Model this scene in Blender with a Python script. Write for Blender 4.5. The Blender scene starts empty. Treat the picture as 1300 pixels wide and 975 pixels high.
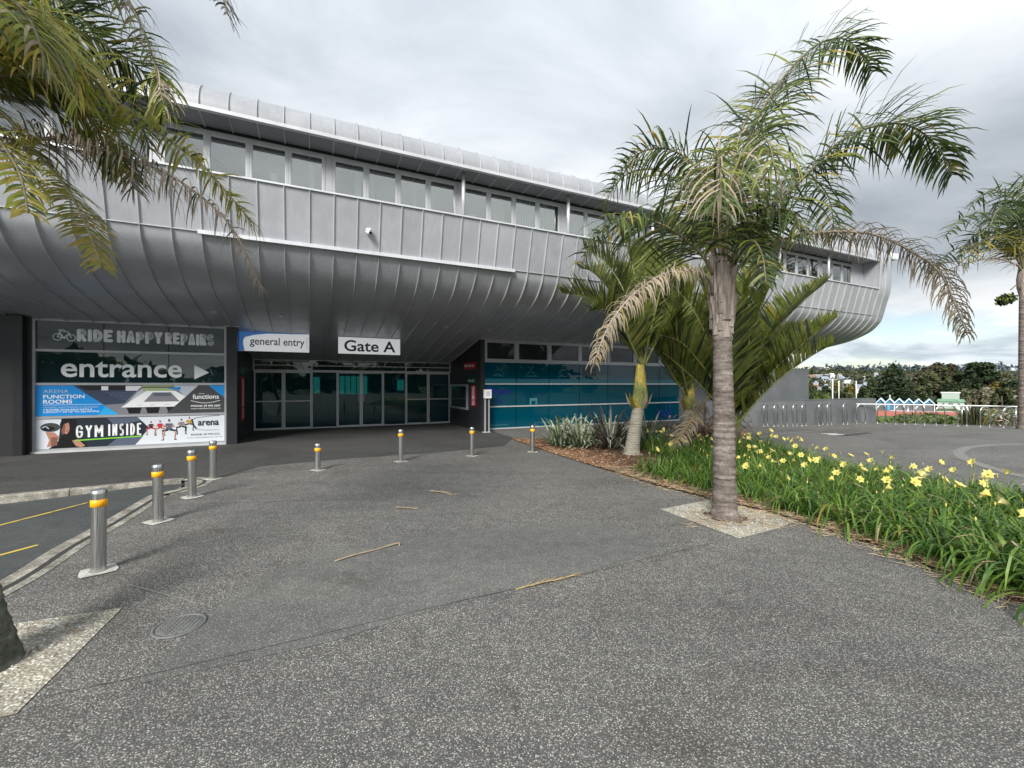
import bpy, math, random
from mathutils import Vector, Matrix
SC = bpy.context.scene
R = math.radians
rnd = random.Random(7)

# ------------------------------------------------------------------ camera
EYE = 1.6; FPX = 546.0
cam = bpy.data.cameras.new("camera"); camo = bpy.data.objects.new("camera", cam)
SC.collection.objects.link(camo); SC.camera = camo
camo.location = (0, 0, EYE); camo.rotation_euler = (R(90), 0, 0)
cam.sensor_width = 36; cam.lens = 36 * FPX / 1300; cam.clip_start = 0.05; cam.clip_end = 9000

# ------------------------------------------------------------------ world and sun
SUN_EL, SUN_AZ = R(34), R(197)      # azimuth clockwise from +Y: behind the camera, to the left
w = bpy.data.worlds.new("World"); SC.world = w; w.use_nodes = True
nt = w.node_tree; nt.nodes.clear()
N = nt.nodes.new; L = nt.links.new
out = N('ShaderNodeOutputWorld'); bg = N('ShaderNodeBackground'); bg.inputs[1].default_value = 0.1
L(bg.outputs[0], out.inputs[0])
sky = N('ShaderNodeTexSky'); sky.sky_type = 'NISHITA'; sky.sun_disc = False
sky.sun_elevation = SUN_EL; sky.sun_rotation = SUN_AZ; sky.air_density = 1.0; sky.dust_density = 0.6
tc = N('ShaderNodeTexCoord')
sep = N('ShaderNodeSeparateXYZ'); L(tc.outputs['Generated'], sep.inputs[0])
def wm(op, a, b=None, c=None):
    n = N('ShaderNodeMath'); n.operation = op
    for i, v in enumerate((a, b, c)):
        if v is None: continue
        if isinstance(v, (int, float)): n.inputs[i].default_value = v
        else: L(v, n.inputs[i])
    return n.outputs[0]
zc = wm('ADD', wm('MAXIMUM', sep.outputs[2], 0.0), 0.16)
comb = N('ShaderNodeCombineXYZ')
L(wm('DIVIDE', sep.outputs[0], zc), comb.inputs[0]); L(wm('DIVIDE', sep.outputs[1], zc), comb.inputs[1])
def wnoise(scale, detail, rough, off, dist=0.0):
    m = N('ShaderNodeMapping'); L(comb.outputs[0], m.inputs[0]); m.inputs['Location'].default_value = off
    n = N('ShaderNodeTexNoise'); n.inputs['Scale'].default_value = scale; n.inputs['Detail'].default_value = detail
    n.inputs['Roughness'].default_value = rough; n.inputs['Distortion'].default_value = dist
    L(m.outputs[0], n.inputs['Vector']); return n.outputs['Fac']
def wramp(fac, stops):
    r = N('ShaderNodeValToRGB'); el = r.color_ramp.elements
    while len(el) < len(stops): el.new(0.5)
    for e, (p, c) in zip(el, stops): e.position = p; e.color = (*c, 1)
    L(fac, r.inputs[0]); return r.outputs[0]
big = wnoise(0.33, 3, 0.5, (3.1, 0.6, 0), 0.3)
fine = wnoise(1.1, 8, 0.56, (0.4, 2.2, 0), 0.5)
tone = wm('ADD', wm('MULTIPLY', big, 0.62), wm('MULTIPLY', fine, 0.38))
cl = wramp(tone, [(0.40, (1.7, 1.92, 2.18)), (0.465, (2.4, 2.62, 2.88)), (0.53, (3.25, 3.46, 3.7)), (0.61, (4.3, 4.46, 4.6))])
# thin, bright, broken cloud low down
lowm = wramp(sep.outputs[2], [(0.0, (1, 1, 1)), (0.10, (1, 1, 1)), (0.22, (0, 0, 0))])
lown = wnoise(0.85, 9, 0.6, (7.3, 1.9, 0), 0.3)
lowc = wramp(lown, [(0.40, (2.6, 3.0, 3.35)), (0.50, (3.9, 4.25, 4.5)), (0.60, (5.0, 5.1, 5.15))])
mixc = N('ShaderNodeMix'); mixc.data_type = 'RGBA'
L(lowm, mixc.inputs[0]); L(lowc, mixc.inputs[7])
gap = wnoise(0.75, 6, 0.55, (1.7, 5.3, 0), 0.2)
gapm = wramp(gap, [(0.46, (0, 0, 0)), (0.58, (0.85, 0.85, 0.85))])
gl = N('ShaderNodeMix'); gl.data_type = 'RGBA'; gl.blend_type = 'MULTIPLY'; gl.inputs[0].default_value = 1
L(gapm, gl.inputs[6]); L(lowm, gl.inputs[7])
mixs = N('ShaderNodeMix'); mixs.data_type = 'RGBA'
L(gl.outputs[2], mixs.inputs[0]); L(mixc.outputs[2], mixs.inputs[6])
# overcast sky: brighter overhead than low down
ovc = wm('ADD', wm('MULTIPLY', wm('POWER', wm('MAXIMUM', sep.outputs[2], 0.0), 1.3), 0.95), 0.75)
ovm = N('ShaderNodeMix'); ovm.data_type = 'RGBA'; ovm.blend_type = 'MULTIPLY'; ovm.inputs[0].default_value = 1
L(cl, ovm.inputs[6]); L(ovc, ovm.inputs[7]); L(ovm.outputs[2], mixc.inputs[6])
skb = N('ShaderNodeMix'); skb.data_type = 'RGBA'; skb.blend_type = 'MULTIPLY'; skb.inputs[0].default_value = 1
L(sky.outputs[0], skb.inputs[6]); skb.inputs[7].default_value = (.6, .6, .6, 1)
L(skb.outputs[2], mixs.inputs[7]); L(mixs.outputs[2], bg.inputs[0])

sl = bpy.data.lights.new("sun", 'SUN'); so = bpy.data.objects.new("sun", sl); SC.collection.objects.link(so)
sl.energy = 2.5; sl.angle = R(22); sl.color = (1.0, 0.96, 0.9)
sd = Vector((math.sin(SUN_AZ) * math.cos(SUN_EL), math.cos(SUN_AZ) * math.cos(SUN_EL), math.sin(SUN_EL)))
so.rotation_euler = sd.to_track_quat('Z', 'Y').to_euler()
SC.view_settings.view_transform = 'Standard'; SC.view_settings.look = 'None'
SC.view_settings.exposure = 1.18; SC.view_settings.gamma = 1.0

# ------------------------------------------------------------------ helpers
def tag(o, label=None, cat=None, group=None, kind=None):
    if label: o['label'] = label
    if cat: o['category'] = cat
    if group: o['group'] = group
    if kind: o['kind'] = kind
    return o
def empty(name, loc=(0, 0, 0), rz=0.0, label=None, cat=None, group=None):
    o = bpy.data.objects.new(name, None); SC.collection.objects.link(o)
    o.location = loc; o.rotation_euler = (0, 0, rz); o.empty_display_size = 0.2
    return tag(o, label, cat, group)
def link(name, me, parent=None, loc=None, rz=None):
    o = bpy.data.objects.new(name, me); SC.collection.objects.link(o)
    if parent is not None: o.parent = parent
    if loc is not None: o.location = loc
    if rz is not None: o.rotation_euler = (0, 0, rz)
    return o
def copy_tree(o, parent=None):
    c = o.copy(); SC.collection.objects.link(c)
    if parent is not None: c.parent = parent
    for ch in list(o.children): copy_tree(ch, c)
    return c

class MB:
    def __init__(s): s.v = []; s.f = []; s.m = []; s.mats = []; s.sm = []; s.cuts = []
    def cut(s): s.cuts.append(len(s.f))
    def mi(s, mat):
        if mat not in s.mats: s.mats.append(mat)
        return s.mats.index(mat)
    def add(s, vs, fs, mat, smooth=False):
        b = len(s.v); s.v += [tuple(p) for p in vs]; k = s.mi(mat)
        for f in fs: s.f.append(tuple(b + i for i in f)); s.m.append(k); s.sm.append(smooth)
        return s
    def box(s, x0, x1, y0, y1, z0, z1, mat):
        vs = [(x, y, z) for x in (x0, x1) for y in (y0, y1) for z in (z0, z1)]
        fs = [(0, 1, 3, 2), (4, 6, 7, 5), (0, 4, 5, 1), (2, 3, 7, 6), (0, 2, 6, 4), (1, 5, 7, 3)]
        return s.add(vs, fs, mat)
    def tube(s, pts, rad, mat, n=8, cap=True, smooth=True):
        pts = [Vector(p) for p in pts]; k = len(pts)
        rads = rad if isinstance(rad, (list, tuple)) else [rad] * k
        vs = []; prev = None
        for i, p in enumerate(pts):
            t = (pts[min(i + 1, k - 1)] - pts[max(i - 1, 0)]).normalized()
            if prev is None:
                a = Vector((0, 0, 1)) if abs(t.z) < .9 else Vector((1, 0, 0)); sx = t.cross(a).normalized()
            else: sx = (prev - t * prev.dot(t)).normalized()
            prev = sx; sy = t.cross(sx)
            for j in range(n):
                an = 2 * math.pi * j / n; vs.append(p + (sx * math.cos(an) + sy * math.sin(an)) * rads[i])
        fs = [(i * n + j, i * n + (j + 1) % n, (i + 1) * n + (j + 1) % n, (i + 1) * n + j) for i in range(k - 1) for j in range(n)]
        s.add(vs, fs, mat, smooth)
        if cap:
            b = len(s.v) - k * n; m = s.mi(mat)
            s.f.append(tuple(b + j for j in range(n))[::-1]); s.m.append(m); s.sm.append(False)
            s.f.append(tuple(b + (k - 1) * n + j for j in range(n))); s.m.append(m); s.sm.append(False)
        return s
    def lathe(s, prof, c, mat, n=20, smooth=True):
        vs = [(c[0] + r * math.cos(2 * math.pi * j / n), c[1] + r * math.sin(2 * math.pi * j / n), c[2] + z) for r, z in prof for j in range(n)]
        fs = [(i * n + j, i * n + (j + 1) % n, (i + 1) * n + (j + 1) % n, (i + 1) * n + j) for i in range(len(prof) - 1) for j in range(n)]
        return s.add(vs, fs, mat, smooth)
    def poly(s, pts, mat): return s.add(pts, [tuple(range(len(pts)))], mat)
    def mesh(s, name):
        me = bpy.data.meshes.new(name); me.from_pydata(s.v, [], s.f)
        for m in s.mats: me.materials.append(m)
        me.polygons.foreach_set('material_index', s.m); me.polygons.foreach_set('use_smooth', s.sm)
        me.update(); return me
    def obj(s, name, parent=None, loc=None, rz=None):
        cuts = sorted({c for c in s.cuts if 0 < c < len(s.f)})
        if not cuts: return link(name, s.mesh(name), parent, loc, rz)
        for a, c in zip([0] + cuts, cuts + [len(s.f)]):     # one object per word or drawn piece
            q = MB(); ids = sorted({i for f in s.f[a:c] for i in f}); k = {i: j for j, i in enumerate(ids)}
            q.v = [s.v[i] for i in ids]; q.f = [tuple(k[i] for i in f) for f in s.f[a:c]]; q.sm = s.sm[a:c]
            for m in s.m[a:c]: q.m.append(q.mi(s.mats[m]))
            o = link(name, q.mesh(name), parent, loc, rz)
        return o

# ------------------------------------------------------------------ materials
def mat(name, col=(.5, .5, .5), rough=.6, metal=0.0, spec=.5, coat=0.0, emit=None):
    m = bpy.data.materials.new(name); m.use_nodes = True; b = m.node_tree.nodes['Principled BSDF']
    b.inputs['Base Color'].default_value = (*col, 1); b.inputs['Roughness'].default_value = rough
    b.inputs['Metallic'].default_value = metal; b.inputs['Specular IOR Level'].default_value = spec
    b.inputs['Coat Weight'].default_value = coat
    if emit: b.inputs['Emission Color'].default_value = (*emit[0], 1); b.inputs['Emission Strength'].default_value = emit[1]
    return m
class NT:
    def __init__(s, m): s.t = m.node_tree; s.b = s.t.nodes['Principled BSDF']; s.tc = None
    def n(s, kind, **kw):
        x = s.t.nodes.new(kind)
        for k, v in kw.items():
            if k in x.inputs: x.inputs[k].default_value = v
            else: setattr(x, k, v)
        return x
    def l(s, a, b): s.t.links.new(a, b)
    def coord(s, kind='Object', scale=(1, 1, 1), world=False):
        if world: o = s.n('ShaderNodeNewGeometry').outputs['Position']
        else: o = s.n('ShaderNodeTexCoord').outputs[kind]
        mp = s.n('ShaderNodeMapping'); mp.inputs['Scale'].default_value = scale; s.l(o, mp.inputs[0]); return mp.outputs[0]
    def noise(s, vec, scale, detail=4, rough=.5, dist=0.0):
        x = s.n('ShaderNodeTexNoise'); x.inputs['Scale'].default_value = scale; x.inputs['Detail'].default_value = detail
        x.inputs['Roughness'].default_value = rough; x.inputs['Distortion'].default_value = dist
        if vec is not None: s.l(vec, x.inputs['Vector'])
        return x.outputs['Fac']
    def ramp(s, fac, stops, interp='LINEAR'):
        r = s.n('ShaderNodeValToRGB'); r.color_ramp.interpolation = interp; el = r.color_ramp.elements
        while len(el) < len(stops): el.new(.5)
        for e, (p, c) in zip(el, stops): e.position = p; e.color = (*(c if isinstance(c, tuple) else (c, c, c)), 1)
        s.l(fac, r.inputs[0]); return r.outputs[0]
    def mix(s, a, b, fac=1.0, mode='MIX'):
        x = s.n('ShaderNodeMix', data_type='RGBA', blend_type=mode)
        for v, i in ((fac, 0), (a, 6), (b, 7)):
            if isinstance(v, (int, float)): x.inputs[i].default_value = v
            elif isinstance(v, tuple): x.inputs[i].default_value = (*v, 1)
            else: s.l(v, x.inputs[i])
        return x.outputs[2]
    def col(s, c): s.l(c, s.b.inputs['Base Color'])
    def bump(s, h, strength=.3, dist=.01):
        x = s.n('ShaderNodeBump'); x.inputs['Strength'].default_value = strength; x.inputs['Distance'].default_value = dist
        s.l(h, x.inputs['Height']); s.l(x.outputs[0], s.b.inputs['Normal'])

def noisy(name, cols, scale, rough=.7, metal=0.0, bump=0.0, bdist=.01, detail=5, vscale=(1, 1, 1), world=False, fine=None, spec=.5):
    m = mat(name, cols[0], rough, metal, spec); t = NT(m); v = t.coord(scale=vscale, world=world)
    n = t.noise(v, scale, detail, .6)
    c = t.ramp(n, [(.32 + .36 * i / max(1, len(cols) - 1), k) for i, k in enumerate(cols)])
    if fine: c = t.mix(c, t.ramp(t.noise(v, fine[0], 3), [(.35, 1 - fine[1]), (.65, 1 + fine[1])]), 1.0, 'MULTIPLY')
    t.col(c)
    if bump: t.bump(t.noise(v, scale * 4, 4), bump, bdist)
    return m

def zinc(name, col, rough, metal):
    m = mat(name, col, rough, metal); t = NT(m)
    oi = t.n('ShaderNodeObjectInfo'); v = t.coord(world=True)
    tone = t.ramp(oi.outputs['Random'], [(0, .93), (1, 1.05)])
    cl = t.ramp(t.noise(v, 1.6, 5, .6), [(.3, .9), (.7, 1.08)])
    st = t.ramp(t.noise(t.coord(world=True, scale=(7, 7, .6)), 2.2, 4, .6), [(.3, .94), (.7, 1.04)])
    c = t.mix(t.mix(t.mix(col, tone, 1, 'MULTIPLY'), cl, 1, 'MULTIPLY'), st, 1, 'MULTIPLY'); t.col(c)
    t.l(t.ramp(t.noise(v, 4, 3), [(.3, rough - .05), (.7, rough + .08)]), t.b.inputs['Roughness'])
    t.bump(t.noise(v, 2.3, 2, .4), .07, .02)
    return m
M_ZRIB = zinc('zinc_seam', (.47, .485, .51), .35, .25)
M_ZINC = zinc('zinc_cladding', (.405, .42, .45), .36, .22)
M_ZSOF = zinc('dark_soffit_zinc', (.22, .225, .24), .45, .2)  # darker grey than the wall cladding, on the eave underside panels
M_ZROOF = zinc('dimmed_roof_zinc', (.36, .372, .395), .42, .2)  # cladding metal with its colour darkened to offset strong overhead light
M_ZTRIM = zinc('zinc_trim', (.56, .575, .60), .35, .25)
M_ALU = noisy('aluminium_frame', [(.36, .37, .39), (.43, .44, .46)], 3, .4, .3)
M_ALUD = noisy('aluminium_door_frame', [(.48, .49, .50), (.56, .57, .58)], 3, .4, .1)
M_DARK = noisy('black_painted_wall', [(.012, .013, .015), (.02, .021, .024)], 1.5, .45, 0, .05, .01)
M_BLACK = mat('black_trim', (.012, .012, .013), .4)
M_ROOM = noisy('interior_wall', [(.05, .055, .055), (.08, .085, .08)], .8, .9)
M_DIM = noisy('lobby_interior', [(.03, .09, .11), (.06, .15, .17)], 1.2, .9)
M_BLIND = mat('vertical_blind', (.78, .86, .80), .8)
M_CURT = mat('tan_curtain', (.62, .43, .22), .8)
M_WHITE = mat('white_paint', (.78, .79, .8), .4)

def glass(name, refl, tint, trans=None, rough=0.0, wob=.02):
    """mirror reflection over a tinted pane; trans = transparency colour, else a diffuse film"""
    m = bpy.data.materials.new(name); m.use_nodes = True; t = m.node_tree; t.nodes.clear()
    o = t.nodes.new('ShaderNodeOutputMaterial'); g = t.nodes.new('ShaderNodeBsdfGlossy'); g.inputs['Roughness'].default_value = rough
    mx = t.nodes.new('ShaderNodeMixShader'); lw = t.nodes.new('ShaderNodeLayerWeight'); lw.inputs['Blend'].default_value = .18
    mr = t.nodes.new('ShaderNodeMapRange'); mr.inputs[3].default_value = refl; mr.inputs[4].default_value = 1.0
    t.links.new(lw.outputs['Fresnel'], mr.inputs[0]); t.links.new(mr.outputs[0], mx.inputs[0])
    tcn = t.nodes.new('ShaderNodeNewGeometry'); nz = t.nodes.new('ShaderNodeTexNoise'); nz.inputs['Scale'].default_value = 1.7
    t.links.new(tcn.outputs['Position'], nz.inputs['Vector']); bp = t.nodes.new('ShaderNodeBump'); bp.inputs['Strength'].default_value = wob
    bp.inputs['Distance'].default_value = .1; t.links.new(nz.outputs['Fac'], bp.inputs['Height']); t.links.new(bp.outputs[0], g.inputs['Normal'])
    d = t.nodes.new('ShaderNodeBsdfDiffuse'); d.inputs[0].default_value = (*tint, 1)
    if trans:
        tr = t.nodes.new('ShaderNodeBsdfTransparent'); tr.inputs[0].default_value = (*trans, 1)
        m2 = t.nodes.new('ShaderNodeMixShader'); m2.inputs[0].default_value = .85
        t.links.new(d.outputs[0], m2.inputs[1]); t.links.new(tr.outputs[0], m2.inputs[2]); t.links.new(m2.outputs[0], mx.inputs[1])
    else: t.links.new(d.outputs[0], mx.inputs[1])
    t.links.new(g.outputs[0], mx.inputs[2]); t.links.new(mx.outputs[0], o.inputs[0]); return m
M_GLASS = glass('upper_window_glass', .33, (.02, .025, .025), (.85, .92, .88))
M_GDOOR = glass('door_glass', .045, (.02, .15, .20), (.3, .6, .62))
M_GTEAL = glass('teal_filmed_glass', .035, (.0, .06, .095))
M_GSIGN = glass('dark_sign_glass', .07, (.012, .03, .034))
M_GTOP = glass('clerestory_glass', .03, (.02, .03, .032))

def aggregate(name, dark, cols, scale, patch=.10, bump=.5, seed=0):
    m = mat(name, dark, .85, 0, .3); t = NT(m); v = t.coord(world=True)
    vo = t.n('ShaderNodeTexVoronoi'); vo.inputs['Scale'].default_value = scale; t.l(v, vo.inputs['Vector'])
    se = t.n('ShaderNodeSeparateColor'); t.l(vo.outputs['Color'], se.inputs[0])
    stones = t.ramp(se.outputs[0], [(0, cols[0]), (.45, cols[1]), (.75, cols[2]), (.9, cols[3]), (1, cols[4])])
    edge = t.ramp(vo.outputs['Distance'], [(.28, 0.0), (.62, 1.0)])
    c = t.mix(stones, dark, edge)
    big = t.ramp(t.noise(v, .55, 6, .62, .4), [(.3, 1 - patch), (.5, 1.0), (.72, 1 + patch)])
    mid = t.ramp(t.noise(v, 6, 5, .65), [(.3, .86), (.7, 1.14)])
    stain = t.ramp(t.noise(v, .23, 8, .7, 1.2), [(.33, (.74, .73, .71)), (.47, (1, 1, 1)), (1, (1, 1, 1))])
    spot = t.ramp(t.noise(v, 2.6, 3, .5, .8), [(.27, (.80, .79, .77)), (.33, (1, 1, 1)), (1, (1, 1, 1))]); wear = t.ramp(t.noise(t.coord(world=True, scale=(.35, 1.6, 1)), .8, 6, .65, .8), [(.35, (.86, .86, .87)), (.55, (1, 1, 1)), (.72, (1.16, 1.15, 1.11))])
    c = t.mix(t.mix(t.mix(t.mix(t.mix(c, big, 1, 'MULTIPLY'), mid, 1, 'MULTIPLY'), stain, 1, 'MULTIPLY'), spot, 1, 'MULTIPLY'), wear, 1, 'MULTIPLY')
    t.col(c); t.bump(t.ramp(vo.outputs['Distance'], [(.1, 1.0), (.7, 0.0)]), bump, .004); return m
M_PLAZA = aggregate('exposed_aggregate', (.082, .08, .075), [(.11, .107, .10), (.19, .185, .172), (.31, .30, .28), (.45, .435, .40), (.60, .585, .54)], 125)
M_PATCH = aggregate('fine_aggregate', (.10, .10, .094), [(.11, .11, .104), (.15, .148, .138), (.22, .215, .20), (.31, .305, .285), (.46, .45, .42)], 135, .12, .3)
M_PORCH = aggregate('entrance_asphalt', (.05, .05, .05), [(.05, .05, .05), (.07, .07, .068), (.10, .10, .095), (.14, .135, .13), (.2, .2, .19)], 110, .2, .25)
M_ROAD = aggregate('road_asphalt', (.055, .062, .062), [(.05, .057, .057), (.07, .077, .076), (.09, .097, .095), (.12, .125, .12), (.18, .18, .18)], 130, .12, .3)
M_GRAVEL = aggregate('pale_gravel', (.26, .24, .19), [(.28, .26, .21), (.45, .43, .37), (.6, .58, .52), (.7, .69, .63), (.8, .79, .75)], 60, .2, 1.0)
M_CONC = noisy('pale_concrete', [(.26, .25, .225), (.42, .41, .38), (.5, .49, .45)], 9, .9, 0, .5, .01, fine=(90, .25), world=True)
M_KERB = noisy('weathered_kerb', [(.11, .10, .085), (.24, .225, .19), (.40, .38, .33)], 6, .9, 0, .6, .02, fine=(70, .3), world=True)
M_GREYW = noisy('grey_painted_concrete', [(.085, .095, .10), (.125, .135, .142)], .9, .7, 0, .12, .01, fine=(14, .06), world=True)
M_MULCH = noisy('bark_mulch', [(.035, .022, .014), (.09, .055, .035), (.16, .10, .062)], 22, .95, 0, 1.0, .03, fine=(90, .4), world=True)
M_YELL = noisy('worn_yellow_line', [(.20, .18, .10), (.50, .37, .07), (.58, .43, .08)], 14, .8, world=True)
M_JOINT = mat('dark_joint', (.035, .034, .032), .95)
M_LJOINT = noisy('pale_joint', [(.13, .13, .12), (.24, .235, .22)], 12, .95, world=True)
def steel_mat():
    m = mat('brushed_steel', (.55, .55, .55), .28, 1.0); t = NT(m)
    n = t.noise(t.coord(scale=(60, 60, 1.2)), 3, 4, .6)
    t.col(t.ramp(n, [(.3, (.42, .42, .41)), (.7, (.68, .68, .67))])); t.l(t.ramp(n, [(.3, .24), (.7, .42)]), t.b.inputs['Roughness']); return m
M_STEEL = steel_mat()
M_ORANGE = mat('orange_reflective_band', (.95, .42, .0), .45)

def leafm(name, cols, rough=.42, tl=.45, scale=3.0):
    m = mat(name, cols[0], rough, 0, .35); t = NT(m)
    n = t.noise(t.coord(world=True), scale, 3, .6)
    c = t.ramp(n, [(.32 + .36 * i / max(1, len(cols) - 1), k) for i, k in enumerate(cols)]); t.col(c)
    tr = t.n('ShaderNodeBsdfTranslucent'); t.l(c, tr.inputs[0]); mx = t.n('ShaderNodeMixShader'); mx.inputs[0].default_value = tl
    o = t.t.nodes['Material Output']; t.l(t.b.outputs[0], mx.inputs[1]); t.l(tr.outputs[0], mx.inputs[2]); t.l(mx.outputs[0], o.inputs[0]); return m
M_QG = leafm('palm_green', [(.06, .095, .03), (.10, .145, .045), (.16, .20, .08)])
M_QD = leafm('palm_dark_green', [(.03, .05, .022), (.055, .08, .035)])
M_QY = leafm('palm_yellow', [(.26, .22, .05), (.42, .35, .08), (.34, .32, .09)])
M_QL = leafm('palm_lime', [(.22, .27, .045), (.34, .36, .075)])
M_QT = leafm('palm_dry', [(.22, .18, .13), (.36, .30, .22), (.29, .25, .2)], .8, .1)
M_RACH = noisy('frond_stem', [(.13, .13, .06), (.2, .17, .10)], 5, .6)
M_RDRY = noisy('dry_frond_stem', [(.20, .16, .12), (.33, .28, .22)], 5, .8)
M_NG = leafm('nikau_green', [(.075, .11, .022), (.14, .18, .035), (.22, .25, .055)], .4)
M_NG2 = leafm('nikau_olive', [(.12, .15, .04), (.20, .21, .06)], .4)
M_NY = leafm('nikau_tip_yellow', [(.16, .16, .03), (.30, .25, .05)], .5)
M_NSTEM = noisy('nikau_stem', [(.12, .14, .04), (.2, .2, .07)], 4, .5)
M_LILY = leafm('lily_leaf', [(.075, .15, .02), (.13, .23, .035), (.20, .30, .05)], .4, .3, 5)
M_LILYD = leafm('lily_leaf_dark', [(.045, .11, .022), (.075, .165, .035)], .45, .25, 5)
M_PETAL = leafm('yellow_petal', [(.80, .68, .13), (.86, .79, .30)], .5, .3, 20)
M_PALEP = leafm('pale_petal', [(.82, .72, .25), (.85, .78, .4)], .5, .3, 20)
M_FLAXL = leafm('variegated_flax', [(.13, .17, .10), (.28, .32, .22), (.42, .45, .34)], .45, .15, 9)
M_FLAXG = leafm('green_flax', [(.07, .11, .05), (.12, .16, .08)], .45, .15, 6)
M_FLAXD = leafm('bronze_flax', [(.035, .028, .026), (.07, .055, .05), (.12, .10, .09)], .4, .1, 6)
M_STRAW = noisy('straw_litter', [(.26, .19, .11), (.45, .36, .24)], 9, .9, world=True)
M_BARK = noisy('bark_chip', [(.11, .055, .028), (.22, .11, .055)], 9, .9, world=True)

# ------------------------------------------------------------------ placing by survey: ground point / point at depth
def G(px, py, z=0.0):
    Y = FPX * (EYE - z) / (py - 487.5); return Vector(((px - 650) / FPX * Y, Y, z))
def P3(px, py, Y): return Vector(((px - 650) / FPX * Y, Y, EYE + (487.5 - py) / FPX * Y))
ANG = math.atan(257 / 546.0); CA, SA = math.cos(ANG), math.sin(ANG)
def UP(u, P, z=0.0): return Vector((u * CA - P * SA, u * SA + P * CA, z))
def spline(pts, sub=6):
    pts = [Vector(p) for p in pts]; q = [pts[0] * 2 - pts[1]] + pts + [pts[-1] * 2 - pts[-2]]; o = []
    for i in range(1, len(q) - 2):
        a, b, c, d = q[i - 1], q[i], q[i + 1], q[i + 2]
        for k in range(sub):
            t = k / sub
            o.append(.5 * ((2 * b) + (c - a) * t + (2 * a - 5 * b + 4 * c - d) * t * t + (3 * b - a - 3 * c + d) * t ** 3))
    o.append(pts[-1]); return o

# ================================================================== GROUND
def sheet(name, pts, m, kind='structure', parent=None, z=None):
    b = MB(); b.poly([(p[0], p[1], p[2] if z is None and len(p) > 2 else (z or 0)) for p in pts], m)
    o = b.obj(name, parent)
    if kind and parent is None: o['kind'] = kind
    return o
CX, CY, CR = 4.0, -12.0, 32.0
def sstep(t): t = max(0, min(1, t)); return t * t * (3 - 2 * t)
from mathutils import noise as mn
def terrain(x, y):
    r = math.hypot(x - CX, y - CY); fr = sstep((y + 12) / 16)
    z = -0.16 - 5.84 * sstep((r - CR - .4) / 26) * fr
    D = math.hypot(x, y)
    if y > 0:
        hill = sstep((D - 210) / 620) * (22 + 5 * math.sin(x * .006 + 1) + 6 * mn.noise(Vector((x * .004, y * .004, 0))))
        z += hill * sstep((y - 60) / 120)
        z += 55 * sstep((D - 1300) / 1500) * (0.55 + .45 * math.sin(x * .0011 + .4)) * (1 if x > 900 else sstep((x + 300) / 1200) * .55)
    else: z += 4 * sstep((D - 150) / 600)
    return z
M_GRASS = noisy('sports_grass', [(.05, .085, .02), (.09, .135, .03), (.12, .15, .045)], .12, .95, world=True, fine=(3, .2), detail=8)
rings = [0, 12, 22, 28, 31, 34, 37, 40, 44, 48, 53, 58, 65, 75, 90, 110, 140, 180, 230, 290, 350, 420, 500, 600, 700, 820, 950, 1150, 1400, 1800, 2300, 3000, 4500]
NA = 144; b = MB(); vs = [(0, 0, terrain(0, 0))]; fs = []
for r in rings[1:]:
    for j in range(NA):
        a = 2 * math.pi * j / NA; x, y = r * math.cos(a), r * math.sin(a); vs.append((x, y, terrain(x, y)))
for j in range(NA): fs.append((0, 1 + j, 1 + (j + 1) % NA))
for i in range(len(rings) - 2):
    for j in range(NA):
        p = 1 + i * NA; q = p + NA; fs.append((p + j, q + j, q + (j + 1) % NA, p + (j + 1) % NA))
M_HILL = noisy('hillside_scrub', [(.035, .045, .02), (.06, .07, .03), (.10, .10, .055)], .03, .95, world=True, fine=(.3, .3), detail=8)
near_n = NA + sum(NA for r in rings[2:] if r <= 180)
b.add(vs, fs[:near_n], M_GRASS, True); k_ = b.mi(M_HILL)
for f in fs[near_n:]: b.f.append(f); b.m.append(k_); b.sm.append(True)
tag(b.obj('ground'), kind='structure')

kerbline = [(-30, 1.0), (-12, 4.6), (-9, 5.45), (-7.3, 6.13), (-6.71, 6.54), (-5.9, 7.07)]
nib = [(-5.55, 7.2), (-5.25, 7.13), (-5.08, 6.9), (-5.06, 6.55)]
stripline = [(-5.16, 6.13), (-4.69, 4.92), (-4.43, 4.17), (-4.12, 3.46), (-3.95, 2.7), (-3.85, 1.6), (-3.75, 0), (-3.75, -45)]
arc = [(CX + CR * math.cos(R(a)), CY + CR * math.sin(R(a))) for a in range(-15, 104, 3)]
plz = kerbline + nib + stripline + [(30, -45)] + arc + [(-30, 19)]
b = MB(); n = len(plz)
b.add([(x, y, 0) for x, y in plz] + [(x, y, -.25) for x, y in plz], [tuple(range(n))[::-1]] + [(i, (i + 1) % n, n + (i + 1) % n, n + i) for i in range(n)], M_PLAZA)
tag(b.obj('plaza'), kind='structure')
road = [(-30, -45, -.11), (-30, .9, -.11), (-12, 4.5, -.11), (-9, 5.35, -.11), (-7.3, 6.05, -.1), (-6.71, 6.45, -.09), (-5.9, 6.95, -.05), (-5.3, 7.0, -.02), (-5.14, 6.5, -.012), (-5.2, 6.13, -.012), (-4.72, 4.9, -.012), (-4.46, 4.15, -.012), (-4.16, 3.46, -.012), (-3.98, 2.7, -.012), (-3.88, 1.6, -.012), (-3.8, 0, -.012), (-3.8, -45, -.012)]
b = MB()
ctr = [(-30, -45, -.11), (-12, 2, -.105), (-7.5, 4.6, -.09), (-6.0, 5.6, -.06)]
b.poly(road, M_ROAD); tag(b.obj('road'), kind='structure')
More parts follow.
